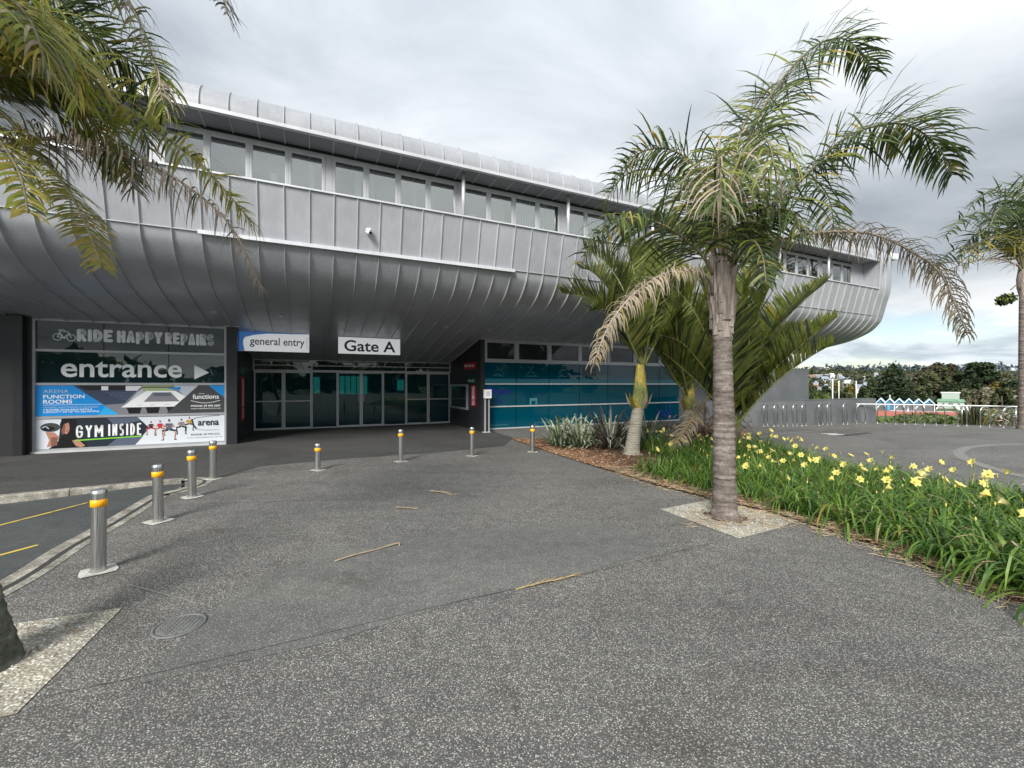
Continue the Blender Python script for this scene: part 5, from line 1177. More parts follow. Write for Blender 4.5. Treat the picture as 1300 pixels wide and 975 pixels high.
nikau(G(802, 577), 1.75, .26, [
    [a0_, (798, 430, A_), (770, 390, A_ + .1), (738, 376, A_ + .2), (713, 372, A_ + .3)], [a0_, (806, 420, A_ - .1), (790, 365, A_ - .1), (765, 330, A_), (742, 316, A_)],
    [a0_, (812, 410, A_), (806, 355, A_), (798, 318, A_ + .1), (786, 296, A_ + .1)], [a0_, (826, 420, A_ - .2), (838, 370, A_ - .4), (845, 335, A_ - .5), (848, 305, A_ - .6)],
    [a0_, (833, 435, A_), (858, 395, A_ + .2), (880, 362, A_ + .4), (895, 345, A_ + .6)], [a0_, (818, 420, A_ + .4), (824, 370, A_ + .8), (826, 335, A_ + 1.1), (822, 312, A_ + 1.3)],
    [a0_, (803, 440, A_ - .3), (786, 405, A_ - .7), (768, 392, A_ - 1.0), (750, 395, A_ - 1.3)], [a0_, (800, 425, A_ + .5), (776, 372, A_ + .9), (752, 345, A_ + 1.3), (735, 340, A_ + 1.5)]],
    'nikau palm with bulging yellow-green crownshaft beside the flax, left of the other two')
B_ = 12.0; b0_ = (874, 508, B_); bb = G(871, 552); bb = Vector((4.9, 12.0, 0))
nikau(bb, 1.45, .05, [
    [b0_, (862, 465, B_), (848, 415, B_), (835, 372, B_), (828, 345, B_)], [b0_, (872, 455, B_), (868, 400, B_), (862, 355, B_), (858, 325, B_)], [b0_, (856, 480, B_ - .2), (838, 450, B_ - .4), (818, 430, B_ - .6), (800, 425, B_ - .7)],
    [b0_, (886, 460, B_), (900, 410, B_), (912, 375, B_), (922, 350, B_)], [b0_, (892, 480, B_), (915, 445, B_ + .2), (940, 415, B_ + .4), (958, 402, B_ + .5)], [b0_, (870, 460, B_ + .6), (860, 415, B_ + 1.2), (855, 385, B_ + 1.6), (853, 365, B_ + 1.8)], [b0_, (866, 470, B_ - .6), (852, 425, B_ - 1), (846, 400, B_ - 1.4), (845, 385, B_ - 1.7)]],
    'nikau palm behind the front palm trunk, with brown dead fronds at its foot')
c_ = 9.4; c0_ = (930, 552, c_); cb = Vector((4.85, 9.4, 0))
CF = [
    [c0_, (945, 520, c_), (975, 478, c_ - .1), (1015, 440, c_ - .2), (1063, 402, c_ - .3)], [c0_, (948, 524, c_ - .2), (985, 485, c_ - .3), (1025, 455, c_ - .4), (1062, 434, c_ - .5)],
    [c0_, (942, 500, c_), (968, 440, c_), (1005, 395, c_ + .1), (1050, 357, c_ + .2)], [c0_, (938, 490, c_), (952, 430, c_), (972, 375, c_), (992, 338, c_)], [c0_, (935, 480, c_ + .2), (938, 420, c_ + .4), (946, 370, c_ + .5), (958, 340, c_ + .6)],
    [c0_, (922, 495, c_), (902, 440, c_), (878, 390, c_ + .1), (845, 352, c_ + .2)], [c0_, (918, 505, c_ - .2), (892, 465, c_ - .3), (865, 435, c_ - .4), (838, 425, c_ - .5)], [c0_, (925, 485, c_ + .3), (912, 425, c_ + .5), (900, 380, c_ + .7), (892, 350, c_ + .9)],
    [c0_, (930, 490, c_ - .3), (925, 440, c_ - .6), (915, 400, c_ - .8), (905, 378, c_ - 1)], [c0_, (945, 505, c_ + .3), (970, 462, c_ + .7), (995, 430, c_ + 1), (1018, 415, c_ + 1.2)], [c0_, (912, 515, c_), (885, 485, c_), (860, 462, c_), (842, 448, c_)]]
NC = nikau(cb, .1, 0, CF, 'young trunkless nikau palm fanning long green fronds right of the front palm trunk')
# dead nikau fronds and debris at the foot
t = empty('dead_frond', (4.6, 11.6, 0), 0, 'dead brown nikau frond leaning down from the palm foot to the lilies', 'dead frond'); og = Vector((4.6, 11.6, 0))
pp = spline([P3(900, 502, 10.6), P3(880, 530, 10.3), P3(862, 556, 9.9), P3(848, 574, 9.5)], 5); frond_mesh(local(pp, og), .4, .03, 45, [M_QT], rg, droop=.8, fwd=.5, rad=(.03, .012), stem=noisy('ochre_dead_stem', [(.25, .17, .06), (.42, .30, .12)], 4, .7), leafmat=lambda s, r: M_QT if r.random() < .6 else M_STRAW).obj('dead_leaf', t)
t = empty('dead_frond_pile', (5.2, 11.3, 0), 0, 'heap of rusty dead fronds between the lilies and the nikau palm trunks', 'dead fronds'); b = MB(); M_RUST = noisy('rusty_dead_leaf', [(.16, .08, .04), (.32, .19, .11), (.42, .30, .2)], 7, .9, world=True)
for k in range(520):
    c = Vector((rg.gauss(0, .38), rg.gauss(0, .5), abs(rg.gauss(.25, .3)))); a = rg.uniform(0, 6.28); l_ = rg.uniform(.2, .6); dd = Vector((math.cos(a), math.sin(a), rg.uniform(-.9, .4))).normalized() * l_; s_ = Vector((-dd.y, dd.x, 0)).normalized() * .018
    b.add([c - s_, c + s_, c + dd * .55 + s_ + Vector((0, 0, .04)), c + dd * .55 - s_ + Vector((0, 0, .04)), c + dd - Vector((0, 0, .05))], [(0, 1, 2, 3), (3, 2, 4)], M_RUST if rg.random() < .75 else M_QT)
o = b.obj('dead_leaf_heap', t); o['kind'] = 'stuff'

# ================================================================== FLAX, LILIES AND OTHER PLANTS
def blades(n, L0, L1, wd, mats, rng, spread=.9, droop=.5, base_r=.12, segs=4, twist=.0, vertical=.4):
    b = MB()
    for k in range(n):
        a = rng.uniform(0, 2 * math.pi); o_ = Vector((math.cos(a), math.sin(a), 0)); el = rng.uniform(vertical, 1.35)
        dd = (o_ * math.cos(el) * spread + Vector((0, 0, math.sin(el)))).normalized(); q = o_ * rng.uniform(0, base_r); L_ = rng.uniform(L0, L1); sl_ = L_ / segs; vs = []; g = droop * rng.uniform(.5, 1.5); tw = a + rng.uniform(-.7, .7)
        for j in range(segs + 1):
            ww = wd * .5 * (.7, 1, .95, .75, .05, .05)[min(5, round(j * 4 / segs))]; wv = Vector((-math.sin(tw), math.cos(tw), 0)) * ww
            vs += [q - wv, q + wv]; q = q + dd * sl_; dd = (dd + Vector((0, 0, -1)) * g * (.15 + .25 * j)).normalized()
        b.add(vs, [(2 * j, 2 * j + 1, 2 * j + 3, 2 * j + 2) for j in range(segs)], rng.choice(mats))
    return b
for (px, py, Y, n_, L1, mats_, lab) in (
        (712, 566, 11.0, 60, 1.05, [M_FLAXL, M_FLAXL, M_FLAXG], 'variegated green and cream flax, leftmost of the flax clumps'),
        (738, 567, 10.9, 70, 1.15, [M_FLAXL, M_FLAXL, M_FLAXG], 'variegated flax with bent pale leaves, second clump from the left'),
        (775, 567, 10.7, 110, 1.35, [M_FLAXD, M_FLAXD, M_FLAXD, M_FLAXL], 'dark bronze flax clump just left of the nikau trunk'),
        (820, 562, 11.4, 60, 1.1, [M_FLAXL, M_FLAXG], 'grey-green flax clump right behind the leaning nikau trunk')):
    p = P3(px, 487.5, Y); t = empty('flax', (p.x, p.y, 0), 0, lab, 'flax', 'flax clumps beside the physio windows')
    blades(int(n_ * 1.7), .5, L1, .05, mats_, rg, 1.0, .42, .25, 5, vertical=.4).obj('leaves', t)

rl = random.Random(77)
LM = [M_LILY] * 18 + [M_LILYD] * 14 + [M_STRAW, M_QY]
lily_meshes = [blades(84, .42, .80, .019, LM, rl, 1.0, .85, .13, 6, vertical=.6).mesh('leaves') for _ in range(6)]
big_meshes = [blades(90, .5, .95, .022, LM, rl, 1.0, .85, .14, 7, vertical=.5).mesh('leaves') for _ in range(3)]
def flower_mesh(h, petal=M_PETAL):
    b = MB(); lx = rl.uniform(-.12, .12); ly = rl.uniform(-.12, .12); top = Vector((lx, ly, h)); b.tube([(0, 0, .1), (lx * .4, ly * .4, h * .6), tuple(top)], [.005, .004, .004], M_LILY, 4)
    ax = Vector((rl.uniform(-1, 1), rl.uniform(-1, 1), .45)).normalized(); u_ = ax.cross(Vector((0, 0, 1))).normalized(); v_ = ax.cross(u_)
    for k in range(6):
        a = k * math.pi / 3 + .1; r_ = u_ * math.cos(a) + v_ * math.sin(a); s_ = ax.cross(r_) * (.017 if k % 2 else .023); t0 = top
        p1 = t0 + ax * .038 + r_ * .014; p2 = t0 + ax * .062 + r_ * .042; p3 = t0 + ax * .064 + r_ * .074
        b.add([t0, p1 - s_ * .7, p1 + s_ * .7, p2 - s_ * 1.1, p2 + s_ * 1.1, p3], [(0, 1, 2), (1, 3, 4, 2), (3, 5, 4)], petal)
    for k in range(3):
        a = k * 2.1; r_ = u_ * math.cos(a) + v_ * math.sin(a); b.tube([top, top + ax * .055 + r_ * .012], .0025, M_QY, 3)
    return b.mesh('flower')
fl_meshes = [flower_mesh(rl.uniform(.50, .64), M_PETAL if k % 4 else M_PALEP) for k in range(8)]
def bud_mesh():
    b = MB(); h = rl.uniform(.5, .65); b.tube([(0, 0, .1), (.03, 0, h * .6), (.05, .02, h)], .0045, M_LILY, 4); b.lathe([(0, 0), (.008, .012), (.009, .03), (0, .05)], (.05, .02, h), M_PETAL, 6); return b.mesh('flower_bud')
bud = bud_mesh()
cands = []
tries = 0
while len(cands) < 250 and tries < 16000:
    tries += 1; x, y = rl.uniform(2.4, 7.2), rl.uniform(1.6, 10.8)
    if not inpoly(x, y, bed): continue
    fd = frontdist(x, y)
    if fd < (.27 if y < 5.6 else .42) or (y > 8.6 and x < 3.2) or (x < 3.1 and y > 7.9): continue
    if any((x - a) ** 2 + (y - c) ** 2 < (.066 if y < 6 else .085) for a, c, _ in cands): continue
    if not inpoly(x + .12, y, bed) : continue
    cands.append((x, y, fd))
LG = 'daylily clumps massed in the planting bed'
for i, (x, y, fd) in enumerate(cands):
    edge = fd < .72
    near = y < 5.2
    lab = ''
    t = empty('daylily', (x, y, .01), rl.uniform(0, 6.28), lab, 'daylily', LG)
    sc_ = rl.uniform(.70, .95) * (1.0 if near else .86); t.scale = (sc_, sc_, sc_ * rl.uniform(.9, 1.05))
    link('leaves', rl.choice(big_meshes if near and rl.random() < .5 else lily_meshes), t)
    nf = 0 if edge and rl.random() < .75 else (1 if rl.random() < .42 else 0) + (1 if rl.random() < .15 else 0)
    if fd > 1.6: nf += 1 if rl.random() < .28 else 0
    zone = ('beside the gravel pit' if 4.4 < y < 6.3 and x < 4.4 else 'near the nikau palms' if y > 8.2 else 'behind the front palm trunk' if y > 6.3 and x < 4.6 else 'towards the right picture edge' if y < 4.4 else 'along the far plaza side' if x > 5.6 else 'in the middle of the bed')
    row = 'front-row ' if edge else ''
    t['label'] = row + 'daylily clump ' + ('without open flowers ', 'with one yellow flower ', 'with two yellow flowers ', 'with several yellow flowers ')[min(3, nf)] + zone
    for k in range(nf): link('flower', rl.choice(fl_meshes), t, (rl.uniform(-.12, .12), rl.uniform(-.12, .12), 0), rl.uniform(-.8, .8) - t.rotation_euler.z)
    if rl.random() < .3: link('flower_bud', bud, t, (rl.uniform(-.1, .1), rl.uniform(-.1, .1), 0), rl.uniform(0, 6))

# shrubs on the bank behind the hoops
def clump_plant(name, p, rx, ry, h, n, size, mats_, label, cat, rng, blade=False, group=None):
    t = empty(name, p, 0, label, cat, group); b = MB()
    for k in range(n):
        v = Vector((rng.gauss(0, 1), rng.gauss(0, 1), rng.gauss(0, 1))).normalized() * rng.uniform(.55, 1) ** .5; c = Vector((v.x * rx, v.y * ry, h * .5 + v.z * h * .5)); a, e = rng.uniform(0, 6.28), rng.uniform(-.6, .9); s_ = size * rng.uniform(.6, 1.4)
        dd = Vector((math.cos(a) * math.cos(e), math.sin(a) * math.cos(e), math.sin(e))) * s_; sdv = dd.cross(Vector((rng.uniform(-1, 1), rng.uniform(-1, 1), 1))).normalized() * s_ * .35
        b.add([c - dd, c - sdv, c + dd, c + sdv], [(0, 1, 2, 3)], rng.choice(mats_))
    b.obj('foliage', t); b = MB(); 
    for k in range(5): a = k * 1.3; b.tube([(0, 0, -.6), (math.cos(a) * rx * .3, math.sin(a) * ry * .3, h * .35), (math.cos(a) * rx * .6, math.sin(a) * ry * .6, h * .75)], [.03, .02, .01], M_RDRY, 5)
    b.obj('stem', t); return t
rs = random.Random(12)
M_SH1 = leafm('shrub_green', [(.03, .055, .018), (.07, .11, .03), (.12, .16, .05)], .6, .15, 1.2); M_SH2 = leafm('shrub_grey_green', [(.10, .12, .07), (.2, .21, .14)], .7, .15, 2); M_SH3 = leafm('shrub_lime', [(.10, .15, .03), (.18, .24, .05)], .6, .2, 2)
M_PINKF = leafm('pale_pink_bloom', [(.55, .42, .36), (.7, .62, .52)], .7, .2, 5)
def bankz(x, y): return terrain(x, y)
for (px, Y, rx, h, n_, mats_, lab) in ((1128, 18.6, 1.1, .14, 400, [M_SH3], 'low lime-green shrub just right of the low grey wall'), (1172, 18.6, 1.3, .36, 700, [M_SH1, M_SH1, M_SH3], 'dark green spreading shrub behind the hoops'), (1208, 18.3, .7, .12, 300, [M_SH3, M_SH1], 'small lime shrub between the dark shrub and the flax'),
        (1262, 17.8, .9, .62, 600, [M_SH1, M_SH2, M_PINKF], 'grey-green shrub with pale blooms right of the brown flax'), (1290, 17.2, .7, .35, 400, [M_SH2, M_SH1, M_PINKF], 'low mixed shrub at the foot of the far palm')):
    p = P3(px, 487.5, Y); z = bankz(p.x, p.y); clump_plant('shrub', (p.x, p.y, z), rx, .6, h - z, n_, .09, mats_, lab, 'shrub', rs, group='shrubs on the bank behind the bike hoops')
p = P3(1238, 487.5, 17.6); t = empty('flax', (p.x, p.y, bankz(p.x, p.y)), 0, 'tall brown and green flax rising through the white handrail', 'flax')
blades(100, .6, 1.25, .05, [M_FLAXG, M_FLAXG, M_FLAXD, M_QY], rs, .8, .3, .3, 4, vertical=.8).obj('leaves', t)

# ================================================================== SPORTS GROUND AND FAR LANDSCAPE
FZ = -6.0
def fg(px, py, z=FZ): return G(px, py, z)
M_TRACK = noisy('red_running_track', [(.36, .09, .06), (.48, .14, .10)], .6, .9, world=True)
def field(name, pts, m, z): return sheet(name, [tuple(fg(x, y).xy) for x, y in pts], m, z=FZ + z)
field('running_track', [(1060, 520.8), (1215, 522.5), (1222, 526.5), (1200, 528), (1060, 528)], M_TRACK, .02)
field('running_track', [(1262, 529), (1330, 529.5), (1360, 534), (1262, 534)], M_TRACK, .02)
field('track_line', [(1130, 521), (1215, 522.8), (1215, 523.4), (1130, 521.8)], M_WHITE, .04)
field('concrete_strip', [(1240, 525.5), (1330, 526.5), (1330, 528.5), (1240, 527.5)], M_CONC, .03)
# gabled tents
M_TBL = noisy('blue_tent_fabric', [(.04, .17, .30), (.06, .24, .40)], 1, .7); M_TWH = noisy('pale_blue_roof', [(.45, .62, .75), (.6, .75, .85)], 1, .6)
D_ = 122.0; tents = [1118, 1129.5, 1141.5, 1154, 1166.5, 1180]
for i, px in enumerate(tents):
    tt = (px - 650) / FPX; AA = math.atan((1149 - 650) / FPX); yy_ = D_ * (math.tan(AA) * math.sin(AA) + math.cos(AA)) / (tt * math.sin(AA) + math.cos(AA)); t = empty('gabled_tent', (tt * yy_, yy_, FZ), -AA, 'small blue gabled shelter with pale eaves, ' + ['leftmost', 'second from left and spiked', 'third from left', 'fourth from left', 'fifth from left', 'rightmost'][i] + ' of six', 'shelter', 'row of blue gabled shelters by the track')
    w2 = 1.0
    b = MB(); b.add([(-w2, 0, 2.15), (w2, 0, 2.15), (0, 0, 3.3), (-w2, 5, 2.15), (w2, 5, 2.15), (0, 5, 3.3)], [(0, 1, 2), (3, 5, 4)], M_TBL); b.obj('gable', t)
    b = MB()
    for s_ in (-1, 1):
        b.add([(0, -.5, 3.55), (s_ * (w2 + .1), -.5, 2.2), (s_ * (w2 + .1), 5.2, 2.2), (0, 5.2, 3.55), (0, -.5, 3.2), (s_ * (w2 + .1), -.5, 1.9), (s_ * (w2 + .1), 5.2, 1.9), (0, 5.2, 3.2)], [(0, 1, 2, 3), (4, 7, 6, 5), (0, 4, 5, 1), (1, 5, 6, 2), (2, 6, 7, 3)], M_TWH)
    b.obj('roof', t); b = MB(); b.box(-w2, w2, .2, 5, 0, 2.1, M_GREYW); b.obj('wall', t)
    for s_ in (-1, 1): b = MB(); b.box(s_ * w2 - .06, s_ * w2 + .06, -.3, -.18, 0, 2.1, M_WHITE); b.obj('post', t)
    if i == 1:
        b = MB(); b.tube([(0, 2, 3.4), (0, 2, 4.4)], .12, M_WHITE, 6); b.obj('spike', t)
        for x_ in (-.5, .7): b = MB(); b.box(x_, x_ + .5, .12, .2, 0, 1.9, mat('bright_blue_door', (.05, .35, .75), .5)); b.obj('door', t)
# clubhouse
x = (1190 - 650) / FPX * 134; CR_ = -math.atan(x / 134); t = empty('clubhouse', (x, 134, FZ), CR_, 'pale clubhouse with green hipped roof on the far side of the track', 'building'); M_GRF = noisy('green_roof', [(.13, .26, .16), (.20, .34, .22)], .5, .6); M_CLB = noisy('pale_green_wall', [(.34, .42, .36), (.42, .5, .44)], .5, .8)
b = MB(); b.box(0, 8.2, 0, 6, 0, 3.0, M_CLB); b.obj('wall', t); b = MB(); b.add([(-.3, -.4, 3), (8.5, -.4, 3), (8.3, 6.4, 3), (-.3, 6.4, 3), (.2, 3, 4.1), (8.0, 3, 4.1)], [(0, 1, 5, 4), (2, 3, 4, 5), (0, 4, 3), (1, 2, 5), (0, 3, 2, 1)], M_GRF); b.obj('roof', t); t.scale = (.72, .72, .72)
for x_ in (1.5, 3.4, 4.2, 6.3): b = MB(); b.box(x_, x_ + .55, -.03, .02, 1.5, 2.3, M_BLACK); b.obj('window', t)
b = MB(); b.box(2.6, 5.4, -6, -5.8, 0, 1.3, M_WHITE); tag(b.obj('track_hoarding', None, (x, 132, FZ), CR_), 'plain white hoarding in front of the green-roofed clubhouse', 'hoarding')
b = MB(); b.box(1, 5, 8, 12, 0, 4.6, M_CLB); b.box(.8, 5.2, 7.8, 12.2, 4.6, 5.0, M_WHITE); tag(b.obj('flat_roofed_building', None, (x, 134, FZ), CR_), 'low white flat-roofed building behind the clubhouse', 'building')
# white posts
for px, yt, lab in ((1057, 481, 'tall white goal post, leftmost and thickest of three'), (1065, 483.5, 'white goal post, middle one of three'), (1087, 483.5, 'white goal post, rightmost of three, standing apart')):
    Y = 95.0; b = MB(); x = (px - 650) / FPX * Y; zt = EYE + (487.5 - yt) / FPX * Y; b.tube([(0, 0, 0), (0, 0, 1.8)], .16, mat('post_padding', (.6, .6, .62), .7), 8); b.tube([(0, 0, 1.8), (0, 0, zt - FZ)], .085 if px > 1060 else .12, M_WHITE, 8)
    o = b.obj('goal_post', None, (x, Y, FZ)); tag(o, lab, 'goal post', 'white goal posts above the low wall')

# trees
def leaf_cloud(b, blobs, n, size, mats_, rng, flatn=.6):
    """many small leaf clumps scattered through the volume of the blobs, thinner towards the edge"""
    tot = sum(bl[3] * bl[4] * bl[5] for bl in blobs)
    for (cx, cy, cz, rx, ry, rz) in blobs:
        k_ = max(8, int(n * (rx * ry * rz / tot) ** .8 if len(blobs) > 1 else n)); m0 = rng.choice(mats_)
        for k in range(k_):
            v = Vector((rng.gauss(0, 1), rng.gauss(0, 1), rng.gauss(0, 1))).normalized() * (rng.random() ** .4) * rng.uniform(.85, 1.12)
            c = Vector((cx + v.x * rx, cy + v.y * ry, cz + v.z * rz)); s_ = size * rng.uniform(.5, 1.5)
            a = Vector((rng.gauss(0, 1), rng.gauss(0, 1), rng.gauss(0, flatn))).normalized() * s_; c2 = Vector((rng.gauss(0, 1), rng.gauss(0, 1), rng.gauss(0, flatn))); c2 = (c2 - a * (c2.dot(a) / a.length_squared)).normalized() * s_ * .6
            b.add([c - a, c - c2 * .8, c + a * rng.uniform(.6, 1.1), c + c2], [(0, 1, 2, 3)], m0 if rng.random() < .75 else rng.choice(mats_))
def tree(name, pos, label, blobs, n, size, mats_, trunk, rng, cat='tree', group=None, limbs=True):
    t = empty(name, pos, 0, label, cat, group); b = MB(); leaf_cloud(b, blobs, n, size, mats_, rng); b.obj('crown', t)
    b = MB(); h, r_ = trunk; b.tube([(0, 0, -1), (.1, 0, h * .4), (0, .1, h * .75), (.1, 0, h)], [r_ * 1.25, r_, r_ * .75, r_ * .35], M_TRUNKF, 7)
    if limbs:
        for (cx, cy, cz, rx, ry, rz) in blobs[:9]: b.tube([(0, 0, h * .45), (cx * .5, cy * .5, (h * .45 + cz) * .52), (cx, cy, cz)], [r_ * .45, r_ * .28, r_ * .1], M_TRUNKF, 5)
    b.obj('trunk', t); return t
M_TRUNKF = noisy('far_tree_bark', [(.07, .055, .045), (.13, .10, .08)], .8, .9, world=True)
def fol(nm, cols): return leafm(nm, cols, .7, .12, .35)
F1 = fol('conifer_foliage', [(.018, .032, .018), (.035, .055, .025), (.05, .075, .032)]); F2 = fol('dark_foliage', [(.025, .04, .018), (.05, .07, .028)]); F3 = fol('olive_foliage', [(.06, .075, .03), (.10, .115, .045)]); F4 = fol('reddish_foliage', [(.06, .05, .032), (.10, .085, .05)])
F5 = fol('lime_foliage', [(.09, .13, .03), (.15, .19, .05)]); F6 = fol('golden_foliage', [(.20, .16, .03), (.32, .25, .05)]); F7 = fol('blossom_foliage', [(.13, .13, .075), (.26, .24, .17)])
rt = random.Random(31)
def tpos(px, Y): x = (px - 650) / FPX * Y; return Vector((x, Y, terrain(x, Y)))
def zpx(py, Y): return EYE + (487.5 - py) / FPX * Y
# dark layered conifer
Y = 148; p = tpos(1134, Y); H = zpx(462.5, Y) - p.z; bl_ = []
for k in range(44):
    f = k / 44; z = H * (.06 + .92 * f); rad = 6.9 * (1 - f) ** .62 * rt.uniform(.8, 1.1) * (.85 if f < .12 else 1); a = k * 2.4; bl_.append((math.cos(a) * rad * .55, math.sin(a) * rad * .55, z, rad * .55, rad * .55, H * .045 + .2))
bl_.append((0, 0, H * .96, .5, .5, 1.1)); tree('conifer_tree', p, 'dark layered conifer left of the clubhouse, tallest tree by the shelters', bl_, 5200, .55, [F1, F1, F2], (H * .9, .5), rt, limbs=False)
# spreading pines
def spreading(px, Y, pyt, hw, label, mats_, nb=26, seed=1, fl=.35, tw=.5, dens=2600, size=.55):
    r_ = random.Random(seed); p = tpos(px, Y); H = zpx(pyt, Y) - p.z; wm2 = hw / FPX * Y; bl_ = []
    for k in range(nb):
        a = r_.uniform(0, 6.28); q = r_.random() ** .6; z = H * (1 - .5 * q * q - r_.uniform(.02, .22)); bl_.append((math.cos(a) * wm2 * q * .85, math.sin(a) * wm2 * .7 * q, z, wm2 * r_.uniform(.16, .34), wm2 * r_.uniform(.16, .3), H * r_.uniform(.03, .07) * fl / .35))
    bl_.append((0, 0, H * .93, wm2 * .3, wm2 * .3, H * .07)); return tree('pine_tree' if 'pine' in label else 'broadleaf_tree', p, label, bl_, dens, size, mats_, (H * .85, tw), r_)
spreading(1190, 165, 463, 28, 'reddish-brown spreading tree between the conifer and the flat-topped pines', [F4, F4, F3], 40, 2, .7, dens=3800)
spreading(1182, 150, 478, 22, 'rounded brownish broadleaf tree in front of the reddish spreading tree', [F4, F3, F3], 24, 5, 1.6)
spreading(1206, 180, 462, 16, 'flat-topped umbrella pine with thin drifting branches, left of the taller pines', [F4, F1], 12, 9, .3, dens=900)
spreading(1238, 158, 460, 24, 'flat-topped dark pine, left one of the tall pair above the clubhouse', [F1, F1, F2], 36, 3, .38, dens=3600)
spreading(1256, 152, 461, 17, 'flat-topped dark pine on a bare trunk, right one of the tall pair', [F1, F2], 30, 6, .3, dens=2600)
spreading(1232, 146, 483, 15, 'dense round dark tree below the pair of pines', [F2, F1], 22, 8, 1.8, dens=2400)
spreading(1206, 142, 484, 10, 'rounded dark bushy tree just left of the clubhouse', [F2, F3], 14, 18, 2.0, dens=1400)
for i, (px, Y, pt, hw, ml, lab) in enumerate(((1108, 170, 486, 13, [F2, F3], 'rounded olive tree behind the left end of the tent row'), (1172, 140, 494, 11, [F3, F2], 'low rounded olive bush above the fifth shelter'), (1150, 138, 498, 10, [F2, F1], 'dark low bush above the middle shelters'),
        (1232, 136, 497, 11, [F7, F3], 'pale blossoming bush just right of the clubhouse'), (1252, 134, 496, 12, [F7, F7, F3], 'pale blossoming bush, second right of the clubhouse'), (1272, 133, 497, 12, [F3, F2], 'golden-green rounded bush, third right of the clubhouse'), (1290, 132, 498, 11, [F7, F2], 'pale blossoming bush beside the far palm trunk'), (1306, 133, 494, 12, [F2], 'dark bush beyond the far palm trunk'),
        (1268, 150, 489, 13, [F3, F6], 'yellowish tree behind the blossoming bushes'), (1285, 170, 484, 14, [F2, F1], 'dark rounded tree near the right picture edge'), (1218, 170, 478, 14, [F2, F4], 'dark tree behind the flat white building'),
        (1040, 150, 497, 12, [F5, F2], 'lime-green bush above the left end of the low wall'), (1048, 175, 492, 10, [F2, F3], 'dark green bush behind the lime one'), (1062, 190, 489, 8, [F6, F6, F3], 'golden tree between the white goal posts, left one'), (1079, 180, 491, 7, [F6, F3], 'golden-green tree between the white goal posts, right one'),
        (1098, 150, 496, 9, [F2, F3], 'dark bushy tree left of the conifer'), (1070, 150, 500, 12, [F2, F3], 'low dark bush along the top of the low wall'), (1030, 160, 489, 9, [F3, F2], 'olive tree beside the grey block wall'))):
    spreading(px, Y, pt, hw, lab, ml, 12, 40 + i, 2.2, .25, 1100, .6)
# houses on the hill
rh = random.Random(9)
M_HR = [noisy('house_roof_grey', [(.18, .19, .2), (.28, .29, .3)], .3, .8), noisy('house_roof_white', [(.5, .5, .5), (.62, .62, .62)], .3, .7), noisy('house_roof_brown', [(.16, .10, .08), (.24, .16, .13)], .3, .8), noisy('house_roof_blue_grey', [(.2, .24, .3), (.3, .35, .4)], .3, .8)]
M_HW = [noisy('house_wall_white', [(.55, .55, .53), (.68, .67, .65)], .3, .8), noisy('house_wall_cream', [(.45, .42, .36), (.55, .52, .45)], .3, .8)]
hs_ = [(1029, 484, 16), (1037, 481, 12), (1047, 480.5, 14), (1044, 487, 18), (1031, 491, 15), (1058, 488, 16), (1072, 487, 18), (1034, 497, 10), (1050, 496, 14), (1076, 493, 11), (1083, 490, 9), (1091, 497, 14), (1101, 498.5, 12), (1110, 500, 9), (1084, 499, 12), (1056, 482, 7), (1098, 484, 6), (1066, 480, 6), (1250, 483, 10), (1262, 486, 7), (1288, 488, 10), (1294, 490, 8), (1280, 480, 5), (1290, 478, 5), (1268, 478, 5), (1200, 480, 6), (1218, 478, 5), (1112, 481, 6), (1122, 489, 6), (1040, 502, 9)]
HU = set(); M_HWIN = mat('house_window', (.10, .11, .12), .2)
def HL(wpx, rn, py, px):
    near_ = min((abs(px - a), n_) for a, n_ in ((1027, 'beside the grey block wall'), (1041, 'between block wall and goal posts'), (1057, 'at the thickest goal post'), (1067, 'at the middle goal post'), (1076, 'between the goal posts'), (1087, 'at the lone goal post'), (1098, 'right of the goal posts'), (1112, 'above the low wall end'), (1124, 'left of the dark conifer'), (1200, 'behind the umbrella pine'), (1218, 'left of the paired pines'), (1250, 'behind the paired pines'), (1268, 'right of the paired pines'), (1290, 'beside the far palm trunk')))[1]
    lv = 'high' if py < 482.5 else ('halfway up' if py < 488.5 else ('low' if py < 496.5 else 'at the foot of the hill'))
    for ex in ('', ' again', ', the farther one', ', the nearer one', ', the rightmost there'):
        l_ = '%s %s-roofed house %s, %s%s' % ('wide' if wpx > 11 else 'small', rn, lv, near_, ex)
        if ex != ' again' and l_ not in HU: HU.add(l_); return l_
    return l_
